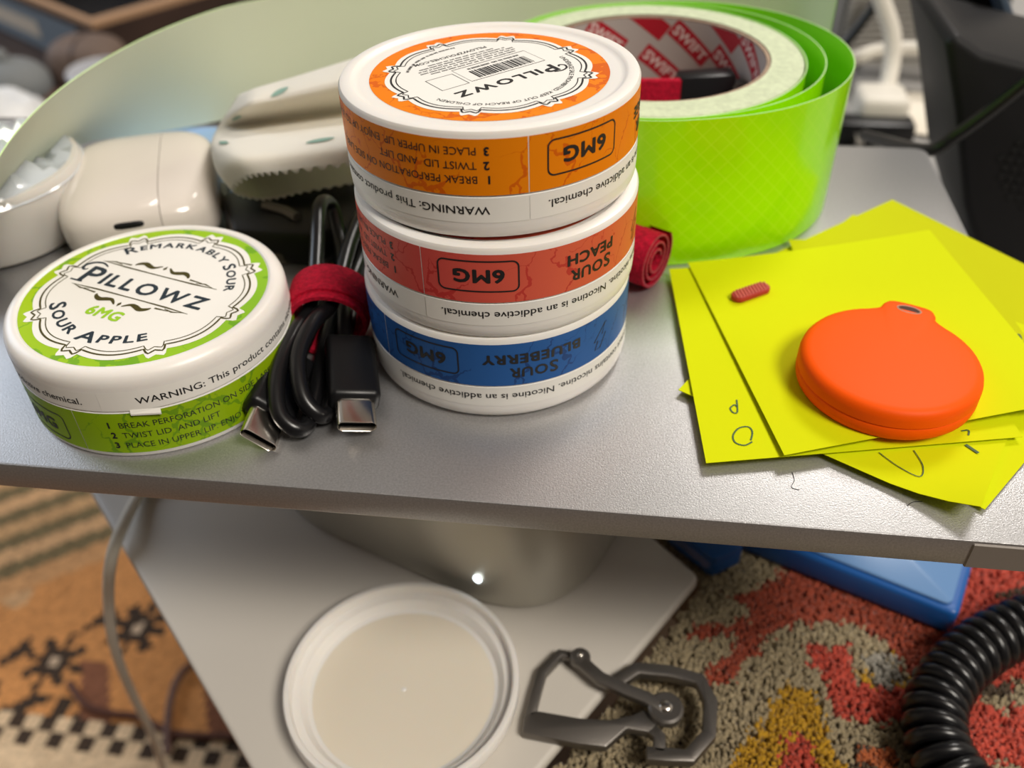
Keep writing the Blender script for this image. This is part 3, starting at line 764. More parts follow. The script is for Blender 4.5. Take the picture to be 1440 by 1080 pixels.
# ------------------------------------------------------------------ yellow notes
NEON_SHADE = mat('shaded_yellow_note_paper', (.56, .58, .003), .75, spec=.1, bump=(700, .06, .0002))  # rear notes: same paper, its shade painted in as a darker yellow
def note(label, corners, curl=None, n=12, m_=None):
    """corners TL TR BR BL (x, y, z); curl(u, v) gives added height"""
    t = thing('sticky_note', label, 'sticky note', group=None)
    TL, TR, BR, BL = [Vector(c) for c in corners]; v, f = [], []
    for lay in (0, 1):
        for j in range(n+1):
            for i in range(n+1):
                u_, w_ = i/n, j/n
                p = TL*(1-u_)*(1-w_)+TR*u_*(1-w_)+BR*u_*w_+BL*(1-u_)*w_
                z = p.z+(curl(u_, w_) if curl else 0)
                v.append((p.x, p.y, z-.14*lay))
    m = (n+1)**2
    for j in range(n):
        for i in range(n):
            q = j*(n+1)+i; f.append((q, q+n+1, q+n+2, q+1)); f.append((m+q, m+q+1, m+q+n+2, m+q+n+1))
    bd = [i for i in range(n+1)]+[j*(n+1)+n for j in range(1, n+1)]+[n*(n+1)+i for i in range(n-1, -1, -1)]+[j*(n+1) for j in range(n-1, 0, -1)]
    for k in range(len(bd)): a, b = bd[k], bd[(k+1) % len(bd)]; f.append((a, b, m+b, m+a))
    part('sheet', (v, f), m_ or NEON, t, sharp=40)
    return t
def square(cx, cy, ang, z, s=76, tilt=(0, 0)):
    e = Vector((math.cos(rad(ang)), math.sin(rad(ang)))); g = Vector((e.y, -e.x))
    c0 = Vector((cx, cy)); P = [c0, c0+e*s, c0+e*s+g*s, c0+g*s]
    return [(p.x, p.y, z) for p in P]
def ink(parent, px, z, wd=.45, nm='pen_mark'):
    P = catmull([(p[0], p[1], 0) for p in pl(px, z)], 5); g = ribbon([(p.x, p.y) for p in P], wd); part(nm, up(g, z), PEN, parent, smooth=False)
n7 = note('yellow note with its corner pointing at the back of the shelf, rearmost of the fan', [(89.3, 148.8, .5), (139, 92, .5), (82, 42, .5), (32.6, 98.9, .5)], lambda a, b: .9*(1-b)*(1-a), m_=NEON_SHADE)
n6 = note('yellow note showing one back corner left of the rearmost corner', [(75, 138.3, .9), (131, 97, .9), (90, 37, .9), (32, 80, .9)], lambda a, b: .3*(1-b)**2*a, m_=NEON_SHADE)
n5 = note('lowest yellow note at the right front, only a sliver of its edge visible', [(23, 54, 1.2), (70, 113, 1.2), (129, 66, 1.2), (83, 8.5, 1.2)])
n4 = note('yellow note under the pile, its curled corner pointing to the shelf front', [(16.8, 41.8, 1.9), (54.7, 105, 1.9), (114, 70, 1.9), (79.5, 4.2, 1.9)], lambda a, b: 4.5*max(0, (b-a*1.0-.72)/.28)**2)
ink(n4, [(1236, 636), (1262, 655), (1293, 670), (1298, 655), (1285, 633)], 2.15, .25); ink(n4, [(1358, 625), (1376, 637)], 2.15, .8)
p8 = square(103.7, 124.5, -96, 2.3, 74); p8 = [(x, y, 2.3) for x, y, z in p8]
n8 = note('yellow note with scribbled writing peeping out right of the top note', [(52, 118, 2.3), (104.5, 123, 2.3), (112, 50, 2.3), (60, 44, 2.3)], m_=NEON_SHADE)
for k in ([(1412, 470), (1416, 462), (1426, 466), (1422, 480)], [(1424, 484), (1432, 470), (1436, 478), (1430, 490)], [(1436, 492), (1444, 478), (1450, 490)]): ink(n8, k, 2.5, .5)
a2 = [Vector(at(941, 378, 2.8)), Vector(at(993, 651, 2.8)), Vector(at(1440, 614, 2.8))]
e2 = (a2[2]-a2[1]).normalized(); g2 = a2[0]-a2[1]
c2 = [tuple(a2[0]), tuple(a2[1]+e2*74+g2*.98), tuple(a2[1]+e2*76), tuple(a2[1])]
n2 = note('yellow note under the top one, small pen doodles along its left edge', c2, lambda a, b: .0)
ink(n2, [(1036, 562), (1037, 579), (1031, 580), (1027, 574), (1033, 569), (1036, 572)], 2.95, .4)
ink(n2, [(1058, 621), (1047, 626), (1034, 622), (1031, 612), (1039, 602), (1052, 600), (1058, 607), (1056, 619)], 2.95, .4)
ink(n2, [(1352, 606), (1362, 605), (1362, 612)], 2.95, .4)
tl_, tr_, bl2 = at(967, 369, 3.5), at(1307, 323, 8.4), at(1103, 640, 4.2)
n1 = note('top yellow note, with the orange tag holder and red pad lying on it', [tuple(tl_), tuple(tr_), (110.5, 42.5, 6.0), tuple(bl2)], lambda a, b: -2.6*(1-b)*a*(1-a)*1.4)

# red ribbed pad on the top note
p0, p1 = at(1030, 421, 4.6), at(1080, 404, 4.6)
pd = thing('red_pad', 'tiny red oblong ribbed pad lying on the top yellow note', 'pad', ((p0.x+p1.x)/2, (p0.y+p1.y)/2, 4.05), math.atan2(p1.y-p0.y, p1.x-p0.x))
part('pad_body', prism(rrect(-6.3, 6.3, -2.2, 2.2, 2.15, 6), 0, 1.7, .4), mat('red_pad', (.40, .02, .02), .6), pd)
for i in range(11):
    x = -5.2+1.04*i; hh = 2.0 if abs(x) < 4.6 else 1.5
    part('rib', mv(box(-.24, .24, -hh, hh, 1.6, 2.05, .12, 1), x=x, rz=rad(-18)), mat('red_rib', (.66, .13, .11), .55) if i == 0 else bpy.data.materials['red_rib'], pd, kind=None)

# orange tag holder
tg = thing('tag_holder', 'orange silicone key tag holder with hanging hole, lying on the yellow notes', 'key tag', (67.3, 46.2, 4.3), rad(0))
def tag_outline(r, tw, tl2, n=64):
    """disc with a flared tab toward +y"""
    P = []
    a0 = math.asin((tw+3.4)/r)
    for i in range(n+1):
        a = PI/2+a0+(2*PI-2*a0)*i/n; P.append((r*math.cos(a), r*math.sin(a)))
    x0, y0 = P[-1]; x1, y1 = P[0]
    right = catmull([(x0, y0, 0), (tw+.7, r*.985, 0), (tw, r+tl2*.45, 0), (tw*.72, r+tl2*.9, 0), (0, r+tl2, 0)], 6)
    P += [(p.x, p.y) for p in right[1:]]+[(-p.x, p.y) for p in right[-2:0:-1]]
    return P
TAGR = rad(-22)
def shell(zs, full=True):
    """stack of offset outlines -> closed solid"""
    rings = []
    for ins, z in zs:
        rings.append([(p[0]*(1-ins/22), p[1]*(1-ins/22), z) for p in tag_outline(21.6, 6.6, 4.9)])
    n = len(rings[0]); v = [p for r in rings for p in r]; f = []
    for j in range(len(rings)-1):
        for i in range(n): k = (i+1) % n; f.append((j*n+i, j*n+k, (j+1)*n+k, (j+1)*n+i))
    f.append(tuple(range(n))[::-1]); b = (len(rings)-1)*n
    # slightly domed top built as shrinking rings
    for k_, (s_, dz) in enumerate(((.8, .22), (.55, .42), (.28, .55))):
        base = len(v); top = rings[-1]
        v += [(p[0]*s_, p[1]*s_, top[0][2]+dz) for p in top]
        for i in range(n): k = (i+1) % n; f.append((b+i, b+k, base+k, base+i))
        b = base
    f.append(tuple(b+i for i in range(n)))
    return mv((v, f), rz=TAGR)
part('lower_shell', shell([(1.9, 0), (.9, .35), (.25, 1.2), (0, 2.4), (0, 4.1), (.22, 4.35)]), ORANGE, tg, sharp=45)
tp_ = part('upper_shell', shell([(.22, 4.38), (0, 4.6), (.03, 6.6), (.3, 7.7), (.85, 8.5), (1.7, 8.95), (2.7, 9.12)]), ORANGE, tg, sharp=45)
hx = mv(([(0, 21.6, 9.32)], []), rz=TAGR)[0][0]
part('hole', mv(([(2.7*math.cos(a*PI/14), 1.3*math.sin(a*PI/14), 0) for a in range(28)], [tuple(range(28))]), hx[0], hx[1], 9.22, TAGR), DKHOLE, tg, smooth=False, label='dark hanging hole')
part('hole_rim', mv(up(ribbon([(2.9*math.cos(a*PI/14), 1.45*math.sin(a*PI/14)) for a in range(28)], .45, True), 0), hx[0], hx[1], 9.3, TAGR), DUST, tg, smooth=False)

# stray hairs on the shelf
for k, (pts, lb_) in enumerate(((((1114, 664), (1117, 675), (1113, 685), (1124, 689)), 'fine dark hair lying on the shelf below the yellow notes'), (((1276, 711), (1284, 706), (1297, 705)), 'short dark hair on the shelf near its front edge, by note corner'))):
    part('hair', tube(catmull(pl(pts, .12), 5), .07, 5), BLACKM) and tag(C.objects[-1], lb_, 'hair')

# ------------------------------------------------------------------ under the shelf
# small silver desktop computer
K = Vector((-13, 30)); e = Vector((-.925, .38)); g = Vector((.38, .925)); SZ = 127
q4 = [K, K+e*SZ, K+e*SZ+g*SZ, K+g*SZ]
mc = thing('desktop_computer', 'pale silver rounded desktop computer standing on the white table under shelf', 'computer')
part('housing', prism(rounded([(p.x, p.y) for p in q4], 36, 12), -94.2, -44.5, 1.6, 3), ALU, mc)
part('foot', prism(rounded([(p.x*.9+(K+e*63+g*63).x*.1, p.y*.9+(K+e*63+g*63).y*.1) for p in q4], 30, 10), -94.95, -94.2), BLACKM, mc)
# status light on the front face
fn = Vector((-g.x, -g.y)); d = fwd + r2*((671-720)/CF) - u2*((815-540)/CF)
tt = (Vector((K.x, K.y, 0))-EYE).dot(Vector((fn.x, fn.y, 0)))/d.dot(Vector((fn.x, fn.y, 0))); LP = EYE+d*tt
ld = xf(lathe([(0, .45), (.9, .4), (1.35, .12), (1.4, -.3), (0, -.3)], 24), Matrix.Translation(LP) @ Vector((fn.x, fn.y, 0)).to_track_quat('Z', 'Y').to_matrix().to_4x4())
part('status_light', ld, mat('white_led', (1, 1, 1), .3, emis=(.85, .95, 1, 6)), mc, label='glowing white status light')

# upturned can lid
ul = thing('can_lid', 'empty white can lid lying upturned on the white table', 'lid', (-56.4, 6.5, -94.9))
part('rim', lathe([(0, 0), (30, 0), (32.5, .4), (34.2, 2.2), (34.9, 4), (34.9, 8.2), (34.6, 8.7), (34.0, 8.8), (33.2, 8.6), (32.9, 8.0), (32.7, 5.6), (31.9, 5.2), (30.4, 5.0), (29.6, 4.0), (28.6, 2.2), (26.5, 1.5), (22, 1.35), (0, 1.3)], 96), WHITE, ul)
part('inner_disc', mv(disc(27.6, 1.78), 0, 0, 0), mat('beige_lining', (.78, .71, .59), .5, sss=.2), ul, smooth=False, label='beige floor of the lid')
part('centre_mark', mv(lathe([(0, .5), (.5, .4), (.9, .0)], 16), 0, 0, 1.6), WHITE, ul)

# carabiner
kc = thing('carabiner', 'dark grey flat metal carabiner with key hook lying across the table edge', 'carabiner')
def z3(pts, z=-91.5): return [tuple(at(720+x*.2222, 880+y*.2222, z)) for x, y in pts]
def bar(pts, wpx, z0, z1, closed=False, bev=.6):
    P = [(p[0], p[1]) for p in z3(pts, z1)]; W = wpx*.2222*.205
    v, f = ribbon(P, W, closed)
    if closed: return None
    left = [v[2*i] for i in range(len(P))]; right = [v[2*i+1] for i in range(len(P))]
    return prism([p[:2] for p in left]+[p[:2] for p in right[::-1]], z0, z1, bev, 2)
frame = join(bar([(425, 195), (305, 165), (190, 285), (150, 420), (112, 570)], 66, -94.8, -91.2),
    prism([p[:2] for p in z3([(62, 675), (75, 560), (135, 530), (200, 540), (430, 580), (620, 590), (760, 560), (840, 525), (930, 610), (900, 665), (870, 672), (727, 648), (595, 766), (420, 745)], -91.2)], -94.8, -91.2, .7, 2),
    bar([(880, 640), (935, 690), (935, 800)], 80, -94.8, -91.2),
    bar([(660, 345), (790, 262), (1000, 280), (1190, 330), (1262, 470), (1248, 680), (1125, 818), (1000, 810), (850, 800)], 92, -94.8, -91.2))
part('frame', frame, GUN, kc, sharp=30)
pv = z3([(972, 528)], -90)[0]; hg = z3([(432, 205)], -90)[0]
gate = join(bar([(440, 215), (560, 320), (720, 395), (860, 450), (975, 528)], 86, -91.15, -88.4), mv(lathe([(0, 2.7), (4.4, 2.7), (5.1, 2.1), (5.2, 0), (0, 0)], 32), pv[0], pv[1], -91.15), mv(lathe([(0, 2.7), (2.6, 2.7), (3.1, 2.1), (3.2, 0), (0, 0)], 24), hg[0], hg[1], -91.15))
part('gate', gate, GUN, kc, sharp=30)
for p, r in ((pv, 2.0), (hg, 1.1)): part('rivet', mv(lathe([(0, .9), (r*.5, .8), (r*.85, .45), (r, 0), (0, 0)], 20), p[0], p[1], -88.4), STEEL, kc, label='bright rivet')

# ------------------------------------------------------------------ tufted rug stool top at the right
def inpoly(x, y, P):
    c_ = False; j = len(P)-1
    for i in range(len(P)):
        if (P[i][1] > y) != (P[j][1] > y) and x < (P[j][0]-P[i][0])*(y-P[i][1])/(P[j][1]-P[i][1])+P[i][0]: c_ = not c_
        j = i
    return c_
def z4(pts, z=-101): return [tuple(at(900+x*.375, 740+y*.375, z))[:2] for x, y in pts]
BEI, DRED, BRED, YEL, GRY, DRK = (.31, .25, .15), (.30, .05, .02), (.44, .055, .03), (.42, .23, .006), (.28, .26, .22), (.07, .045, .025)
ORR = (.42, .11, .03)
PAT = [(z4([(300, 240), (420, 240), (560, 140), (860, 200), (1200, 300), (1240, 480), (1060, 600), (960, 470), (880, 400), (760, 350), (600, 345), (490, 400), (420, 490), (320, 590), (260, 580), (240, 540), (330, 470), (370, 410), (170, 400), (230, 365), (410, 345), (430, 300)]), DRED),
       (z4([(600, 430), (780, 440), (800, 545), (870, 600), (1060, 600), (1060, 740), (740, 720), (690, 580)]), BRED),
       (z4([(840, 470), (930, 460), (1000, 560), (930, 600), (870, 560)]), GRY),
       (z4([(815, 530), (860, 545), (895, 590), (850, 590)]), YEL), (z4([(915, 445), (965, 450), (960, 485)]), YEL), (z4([(970, 560), (1040, 570), (1050, 612), (1000, 610)]), YEL),
       (z4([(530, 595), (655, 600), (780, 960), (300, 960)]), YEL), (z4([(575, 770), (640, 770), (690, 960), (480, 960)]), BRED),
       (z4([(820, 820), (940, 830), (1010, 960), (840, 960)]), ORR), (z4([(790, 800), (830, 800), (860, 960), (820, 960)]), DRK),
       (z4([(1180, 60), (1600, 60), (1600, 1000), (1000, 1000), (1220, 820), (1180, 700), (1240, 560), (1100, 470)]), BRED),
       (z4([(1250, 640), (1440, 560), (1500, 640), (1380, 690)]), BEI), (z4([(1320, 240), (1440, 230), (1440, 300)]), DRK), (z4([(1240, 870), (1440, 900), (1440, 960), (1240, 960)]), BEI), (z4([(1270, 600), (1310, 570), (1440, 610), (1330, 640)]), DRK)]
dA = (F-A).normalized()
RP = [(A.x+2.6, A.y+1.5), (F.x+dA.x*14+2.6, F.y+dA.y*14), (-30, -115), (240, -115), (240, 122), (-15, 122)]
rg = thing('rug_stool', 'footstool covered in shaggy red, beige and yellow rug, beside the white table', 'footstool')
part('seat_pad', prism(rounded(RP, 1.5, 3), -135, -104.5, 1), mat('rug_backing', (.16, .11, .07), .9), rg)
part('stool_base', box(40, 220, -95, 105, -500, -135.2, 3), BLACKM, rg)
rnd = random.Random(11); tv, tf, tcx = [], [], []
y = -70
while y < 112:
    x = -40
    while x < 176:
        px_, py_ = x+rnd.uniform(-.8, .8), y+rnd.uniform(-.8, .8); x += 1.75
        if not inpoly(px_, py_, RP): continue
        if px_*.0+0: continue
        cl_ = BEI
        jx, jy = px_+rnd.gauss(0, .8), py_+rnd.gauss(0, .8)
        for P_, c_ in PAT:
            if inpoly(jx, jy, P_): cl_ = c_
        for b_ in range(4):
            bx, by = px_+rnd.uniform(-.8, .8), py_+rnd.uniform(-.8, .8); hh = rnd.uniform(2.2, 3.9); lx, ly = rnd.gauss(0, .9), rnd.gauss(0, .9); s_ = rnd.uniform(.75, 1.1); br = rnd.uniform(.8, 1.2); k_ = len(tv); a_ = rnd.uniform(0, 6.28)
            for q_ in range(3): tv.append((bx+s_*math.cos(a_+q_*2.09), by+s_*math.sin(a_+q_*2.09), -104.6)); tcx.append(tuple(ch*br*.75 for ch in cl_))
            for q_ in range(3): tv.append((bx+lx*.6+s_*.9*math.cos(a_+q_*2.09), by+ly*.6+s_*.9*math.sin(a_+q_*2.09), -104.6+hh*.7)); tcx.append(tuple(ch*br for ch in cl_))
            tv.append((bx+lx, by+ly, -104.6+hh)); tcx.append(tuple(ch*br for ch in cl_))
            for q_ in range(3):
                n_ = (q_+1) % 3; tf += [(k_+q_, k_+n_, k_+3+n_, k_+3+q_), (k_+3+q_, k_+3+n_, k_+6)]
    y += 1.75
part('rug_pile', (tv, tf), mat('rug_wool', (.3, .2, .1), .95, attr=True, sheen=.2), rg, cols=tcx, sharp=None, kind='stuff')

# blue plastic boxes under the shelf
bb = thing('blue_folder_box', 'glossy blue plastic box with rounded rim lying on the rug stool', 'box')
n0 = Vector(at(1334, 896, -102)); w0 = Vector(at(1100, 800, -102)); ed = (w0-n0).normalized(); sdv = Vector((-ed.y, ed.x, 0))
if sdv.y < 0: sdv = -sdv
cr = [n0, n0+ed*96, n0+ed*96+sdv*70, n0+sdv*70]
part('box_body', prism(rounded([(p.x, p.y) for p in cr], 3), -101.2, -90.5, 1.6, 3), BLUEP, bb)
ctr = (cr[0]+cr[2])/2
part('lid_panel', prism(rounded([(p.x+(ctr.x-p.x)*.06, p.y+(ctr.y-p.y)*.06) for p in cr], 3), -90.6, -89.4, .5, 2), mat('blue_lid_with_reflection', (.13, .26, .50), .25), bb)  # lid blue lightened: reflection on the top face painted into the colour
b2 = thing('dark_blue_tray', 'dark blue plastic tray end seen between the white table and rug stool', 'tray')
q = pl([(935, 760), (1000, 812), (1042, 792), (1010, 740)], -101)
part('tray_body', prism(rounded([p[:2] for p in q], 2), -101.1, -93, 1.2), BLUEP, b2)
part('tray_lip', prism(rounded([p[:2] for p in q], 2), -92.95, -91.6, .5), BLUEP, b2)

# coiled black cord
cc = thing('coiled_cord', 'thick black coiled cord lying on the red rug at the right', 'cord')
cen = catmull([tuple(at(x, y, -93)) for x, y in ((1560, 850), (1500, 858), (1440, 879), (1387, 906), (1342, 944), (1317, 988), (1315, 1032), (1330, 1072), (1360, 1110), (1400, 1140))], 24)
L_ = [0]
for i in range(1, len(cen)): L_.append(L_[-1]+(cen[i]-cen[i-1]).length)
pts = []; turns = L_[-1]/4.75; ns = int(turns*22)
j = 0
for i in range(ns):
    s = L_[-1]*i/ns
    while j < len(L_)-2 and L_[j+1] < s: j += 1
    fr = (s-L_[j])/max(1e-6, L_[j+1]-L_[j]); p = cen[j].lerp(cen[j+1], fr); tgt = (cen[min(j+2, len(cen)-1)]-cen[max(j-1, 0)]).normalized()
    sdv_ = tgt.cross(Vector((0, 0, 1))).normalized(); upx = sdv_.cross(tgt); a = 2*PI*turns*i/ns
    pts.append(p+sdv_*7.0*math.cos(a)+upx*7.0*math.sin(a))
part('coil', tube(pts, 2.28, 9), BLACKR, cc, sharp=None)

# white braided cable hanging over the table edge
wc = thing('braided_cable', 'white braided cable hanging over the left edge of the white table', 'cable')
zs = (-92.4, -92.4, -90.5, -99, -135, -170, -212, -262, -330, -420, -490)
pp = [(236, 662), (200, 690), (168, 750), (155, 796), (153, 846), (158, 896), (171, 940), (188, 980), (212, 1030), (228, 1078), (240, 1120)]
part('sleeve', tube(catmull([tuple(at(x, y, z)) for (x, y), z in zip(pp, zs)], 10), 2.1, 12), CABLEW, wc, sharp=None)

# kilim on the floor, woven cell by cell
def kilim(x, y):
    a = .799*x+.602*y; b = -.602*x+.799*y
    OR = (.70, .31, .10); TAN = (.70, .42, .21); DK = (.05, .03, .018); OL = (.20, .15, .07); BG = (.78, .58, .37); BR = (.26, .10, .05)
    if b > 568:
        k = int((b-568)/17) % 4; return (OL, TAN, OL, (.60, .36, .17))[k]
    if b > 545: return (.66, .35, .15)
    c = OR
    st = math.floor(b/9) * 9
    if b > 500 and (math.sin(a*.05)+math.sin(a*.021+2)) > .9-(b-500)*.012: c = TAN
    # stars along the middle
    for ac, bc in ((-211, 454), (-143, 453), (-279, 455), (-75, 452), (-347, 455)):
        da, db = abs(a-ac), abs(b-bc)
        if da < 4.5 and db < 4.5: return (.70, .52, .36)
        if da+db < 19 and not (10 < da < 13 and 6 < db < 9): return DK
        if (da < 5 and db < 26) or (db < 5 and da < 26) or (abs(da-db) < 5 and da < 19): return DK
        if 20 < a-ac < 55 and 18 < b-bc < 18+(a-ac-20)*.55: return DK
    if y < 190:
        row = int((190-y)//12.5); kx = int((x+500)//(12.5)+row)
        if row in (0, 1): return DK if kx % 2 == 0 else BG
        return BG if row < 4 else (.66, .36, .18)
    if x < -395 and y < 205 and ((b+a*.05) % 34 < 11 or (x % 60) < 11): return DK
    if y < 240 and math.sin(x*.06+y*.03) > .72: return BR
    return c
tv, tf, tcx = [], [], []; cs = 4.2; rnd = random.Random(4)
x = -660
while x < -190:
    y = 110
    while y < 470:
        k_ = len(tv); cl_ = kilim(x+2, y+2); br = rnd.uniform(.82, 1.12); cl_ = tuple(q_*br for q_ in cl_); zz = -496+rnd.uniform(-.5, .4)
        tv += [(x, y, zz), (x+cs, y, zz), (x+cs, y+cs, zz), (x, y+cs, zz)]; tcx += [cl_]*4; tf.append((k_, k_+1, k_+2, k_+3)); y += cs
    x += cs
kr = thing('kilim_rug', 'flat woven orange kilim rug with dark stars on the floor at the left', 'rug')
part('weave', (tv, tf), mat('kilim_wool', (.4, .2, .1), .9, attr=True), kr, cols=tcx, sharp=None, smooth=False, kind='stuff')
part('rug_body', box(-900, -100, -200, 600, -500, -497), mat('kilim_plain', (.36, .17, .07), .9, noise=(30, .4)), kr)
fc = thing('thin_floor_cord', 'thin brown cord snaking over the orange kilim', 'cord')
CORD = mat('brown_cord', (.11, .04, .025), .5)
part('cord_run', tube(catmull([tuple(at(x, y, -493)) for x, y in ((98, 960), (120, 990), (155, 1003), (195, 1008), (240, 1030), (290, 1035), (340, 1036), (400, 1040))], 8), 3, 8), CORD, fc)
part('cord_branch', tube(catmull([tuple(at(x, y, -490)) for x, y in ((236, 1060), (236, 1020), (240, 985), (250, 955), (268, 935), (300, 925))], 8), 3, 8), CORD, fc)

# ------------------------------------------------------------------ behind: desk telephone, cables, papers
PHB = mat('phone_plastic', (.012, .012, .013), .5, spec=.2)
ph = thing('desk_telephone', 'black desk telephone with a perforated speaker, standing right of the shelf', 'telephone')
def yprism(px, y0, y1, bev, seg=3):
    P = [aty(x, y, y0) for x, y in px]; P = [Vector((p.x, p.y, max(p.z, -94.8))) for p in P]; g_ = prism([(p.x, p.z) for p in P], 0, y1-y0, bev, seg)
    v = [(p[0], y1-p[2], p[1]) for p in g_[0]]; return v, g_[1]
part('base_body', yprism([(1330, 66), (1337, 50), (1352, 52), (1385, 76), (1560, 120), (1560, 560), (1420, 560), (1392, 420), (1356, 290), (1344, 160)], 218, 290, 7), PHB, ph)
part('back_panel', yprism([(1326, 26), (1338, 8), (1352, -30), (1392, -40), (1424, 30), (1470, 150), (1470, 240), (1372, 100), (1345, 60)], 296, 330, 4), BLACKM, ph)
part('edge_trim', tube([tuple(aty(x, y, 292)) for x, y in ((1392, -40), (1410, 10), (1430, 70), (1452, 130))], 3.2, 8), mat('blue_grey_trim', (.05, .075, .11), .3), ph, label='blue-grey edge')
hv, hf = [], []
for i in range(6):
    for j in range(8):
        x, y = 1408+i*13+(j % 2)*6, 196+j*13+i*2
        if (i-3.5)**2*1.0+(j-3.7)**2 > 16: continue
        c = aty(x, y, 217.6); g_ = [(c.x+1.5*math.cos(k*PI/6), 217.6, c.z+1.5*math.sin(k*PI/6)) for k in range(12)]
        b_ = len(hv); hv += g_; hf.append(tuple(b_+k for k in range(12)))
part('speaker_holes', (hv, hf), mat('speaker_hole', (.002, .002, .002), .9), ph, smooth=False, kind='stuff')
t = thing('black_lead', 'thin black lead running from the telephone to the shelf corner', 'cord')
part('lead', tube(catmull([tuple(aty(x, y, yy)) for x, y, yy in ((1480, 85, 196), (1440, 118, 200), (1390, 158, 203), (1345, 190, 206), (1308, 211, 209), (1250, 200, 240), (1215, 190, 262))], 8), 2.6, 10), BLACKR, t)
W_ = mat('white_cable_rubber', (.74, .70, .62), .45)
t = thing('white_upright_cable', 'thick white cable rising from the paper behind the tape roll', 'cable')
part('lead', tube(catmull([tuple(aty(x, y, yy)) for x, y, yy in ((1222, -60, 470), (1240, 0, 462), (1255, 50, 455), (1252, 100, 445), (1238, 150, 425), (1228, 172, 415))], 8), 5.2, 12), W_, t)
t = thing('white_cross_cable', 'white cable crossing level behind the upright white cable', 'cable')
part('lead', tube(catmull([tuple(aty(x, y, yy)) for x, y, yy in ((1190, 88, 480), (1230, 72, 485), (1280, 68, 485), (1325, 72, 480), (1400, 90, 470))], 8), 4.6, 12), W_, t)
t = thing('paper_sheet', 'cream paper sheet lying on the desk behind the shelf corner', 'paper')
q = pl([(1238, 178), (1262, 140), (1322, 105), (1420, 120), (1430, 290), (1350, 300), (1310, 190)], -92)
part('sheet', prism([p[:2] for p in q], -93.2, -92.2), mat('cream_paper', (.80, .74, .63), .7), t)
t = thing('white_plug', 'white plug block on the desk at the tape roll edge', 'plug')
c = at(1240, 150, -80); part('plug_body', box(c.x-16, c.x+14, c.y-14, c.y+16, -94.8, -70, 5, 3), W_, t)
t = thing('ridged_router', 'grey ridged box with fine slats behind the white cables', 'router')
RT = mat('grey_ridged', (.20, .19, .175), .5)
part('router_body', box(140, 226, 526, 600, -94.8, -8, 4), RT, t)
for i in range(19):
    z = -91+4.3*i; part('slat', box(143, 223, 519, 527, z, z+2.5, .6, 1), mat('grey_slat', (.36, .34, .31), .45) if i == 0 else bpy.data.materials['grey_slat'], t)
t = thing('dark_box', 'dark box beside the ridged router behind the telephone', 'box')
c = aty(1330, 30, 600); part('box_body', box(c.x-8, c.x+40, 590, 630, -94.8, c.z+45, 3), BLACKM, t); part('box_lid', box(c.x-9, c.x+41, 589, 631, c.z+45.1, c.z+50, 1), BLACKM, t)
t = thing('grey_book', 'grey closed book lying under the white cross cable', 'book')
q = pl([(1195, 122), (1215, 84), (1330, 84), (1330, 128)], -90)
part('cover', prism([p[:2] for p in q], -94.8, -90, .6), mat('grey_cover', (.30, .29, .28), .6), t)
t = thing('black_thin_wire', 'thin black wire slanting in front of the ridged router', 'wire')
part('lead', tube(catmull([tuple(aty(x, y, yy)) for x, y, yy in ((1245, -20, 505), (1225, 15, 505), (1200, 48, 505), (1182, 70, 505))], 6), 3.4, 8), BLACKR, t)
t = thing('adapter_plug', 'small black adapter on the desk behind the tape roll', 'adapter')
c = at(1212, 178, -85); part('adapter_body', box(c.x-20, c.x+30, c.y-8, c.y+10, -94.8, -80, 3), BLACKP, t)
part('prong', box(c.x-6, c.x-2, c.y-20, c.y-8, -88, -85), STEEL, t); part('prong', box(c.x+6, c.x+10, c.y-20, c.y-8, -88, -85), STEEL, t)

# ------------------------------------------------------------------ far left: low bench with boxes
DKW = mat('dark_brown_wood', (.055, .03, .022), .5, noise=(20, .4)); TANC = mat('tan_card', (.42, .25, .14), .7)
t = thing('low_bench', 'dark brown low bench in the far left background', 'bench')
part('bench_top', box(-1500, -560, 640, 1750, -330, -300, 4), DKW, t)
for x, y in ((-1480, 660), (-600, 660), (-1480, 1720), (-600, 1720)): part('leg', box(x-14, x+14, y-14, y+14, -500, -330.2), DKW, t)
t = thing('cardboard_tray', 'open dark tray with tan edges and a grey label, far left background', 'box')
def q3(pts, z): return [at(x, y, z) for x, y in pts]
cA, cB, cC = at(130, 38, -230), at(330, -20, -230), at(-60, -40, -230)
poly = [cA, cB, cB+cC-cA, cC]; cen_ = (cA+cB+cC+(cB+cC-cA))/4
def ring(P, cen, k): return [(p.x+(cen.x-p.x)*k, p.y+(cen.y-p.y)*k) for p in P]
out_ = ring(poly, cen_, 0); in_ = ring(poly, cen_, .1)
for i in range(4):
    j = (i+1) % 4
    part('side_wall', prism([out_[i], out_[j], in_[j], in_[i]], -299.5, -233), DKW, t, smooth=False)
    part('rim_edge', prism([out_[i], out_[j], in_[j], in_[i]], -232.9, -225, .5), TANC, t, smooth=False, label='tan cut edge')
part('tray_floor', prism(in_, -299.6, -290), BLACKM, t)
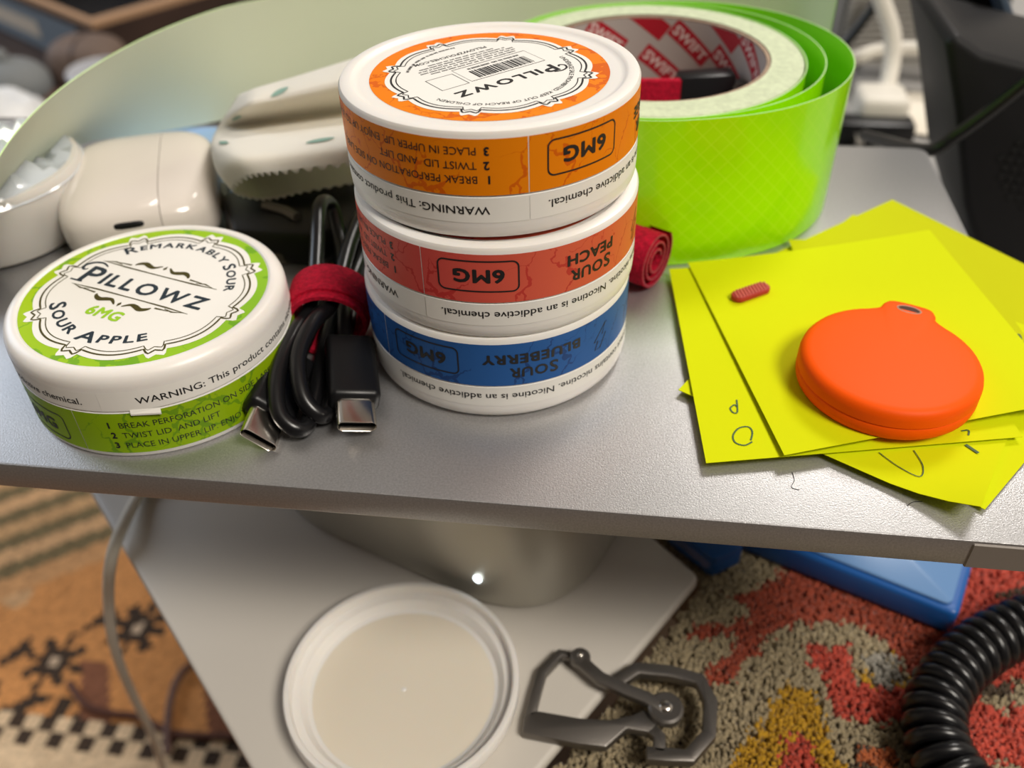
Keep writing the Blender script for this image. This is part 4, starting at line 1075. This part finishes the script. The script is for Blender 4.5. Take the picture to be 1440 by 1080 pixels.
# grey label on the near-left side
pA, pC = Vector(out_[0]), Vector(out_[3]); nrm_ = Vector((-(pC-pA).y, (pC-pA).x)).normalized()
if nrm_.dot(Vector((0, -1))) < 0: nrm_ = -nrm_
def side(u_, z, o_=1.2): p = pA+(pC-pA)*u_+nrm_*o_; return (p.x, p.y, z)
lb2 = part('grey_label', ([side(.12, -296), side(.9, -296), side(.9, -240), side(.12, -240)], [(0, 1, 2, 3)]), mat('blue_grey_label', (.16, .20, .24), .5), t, smooth=False, label='blue-grey paper label')
part('label_patch', ([side(.42, -280, 1.8), side(.8, -280, 1.8), side(.8, -256, 1.8), side(.42, -256, 1.8)], [(0, 1, 2, 3)]), mat('cream_patch', (.6, .52, .42), .6), lb2, smooth=False)
t = thing('brown_bundle', 'small brown rounded bundle below the tray corner, far left background', 'bundle')
c = at(112, 72, -250); part('bundle_body', mv(superbox(48, 38, 34, .7, .7, 28, 18), c.x+8, c.y, -265.5), mat('brown_bundle', (.16, .11, .085), .7), t)
part('bundle_tie', mv(superbox(8, 38.6, 34.4, .7, .7, 20, 18), c.x+8, c.y, -265.5), DKW, t)
t = thing('grey_ball_bag', 'soft grey bag on the bench at the far left edge', 'bag')
c = at(14, 118, -270); part('bag_body', mv(superbox(50, 40, 30, .9, .9, 28, 18), c.x, c.y, -269.8), mat('grey_cloth', (.22, .23, .23), .8), t)
part('bag_knot', mv(superbox(9, 9, 9, .9, .9, 16, 10), c.x, c.y, -236), bpy.data.materials['grey_cloth'], t)
t = thing('brown_plank', 'brown wooden slat lying across the bench front, far left', 'plank')
c0, c1 = at(-10, 148, -285), at(120, 128, -285)
part('board', prism([(c0.x, c0.y-14), (c1.x, c1.y-14), (c1.x, c1.y+22), (c0.x, c0.y+22)], -299.5, -282, 1), mat('mid_brown', (.17, .09, .065), .55), t)
t = thing('white_shopping_bag', 'white plastic bag on the bench behind the tape strip, far left', 'bag')
c = at(14, 178, -270); g_ = superbox(62, 48, 38, .8, .8, 36, 24); rnd = random.Random(8)
g_ = ([(p[0]+rnd.uniform(-4, 4), p[1]+rnd.uniform(-4, 4), p[2]+(rnd.uniform(-4, 4) if p[2] > -25 else 0)) for p in g_[0]], g_[1])
part('bag_body', mv(g_, c.x-10, c.y-20, -261.5), mat('white_bag', (.88, .89, .90), .4), t, sharp=None)
part('handle', tube(catmull([(c.x-40, c.y-20, -232), (c.x-30, c.y-20, -205), (c.x, c.y-20, -200), (c.x+15, c.y-20, -232)], 8), 4, 8), bpy.data.materials['white_bag'], t)
t = thing('white_mug', 'pale rounded mug on the bench just behind the tape strip edge', 'mug')
c = at(142, 98, -240); part('mug_body', mv(lathe([(0, .3), (34, .3), (38, 4), (40, 60), (38, 62), (36, 58), (33, 6), (0, 5)], 40), c.x, c.y, -299.8), mat('pale_mug', (.55, .56, .60), .3), t)
part('handle', mv(tube(catmull([(0, 0, 50), (18, 0, 48), (22, 0, 32), (16, 0, 16), (0, 0, 14)], 6), 4, 8), c.x+38, c.y, -299.8), bpy.data.materials['pale_mug'], t)
bpy.context.view_layer.update()
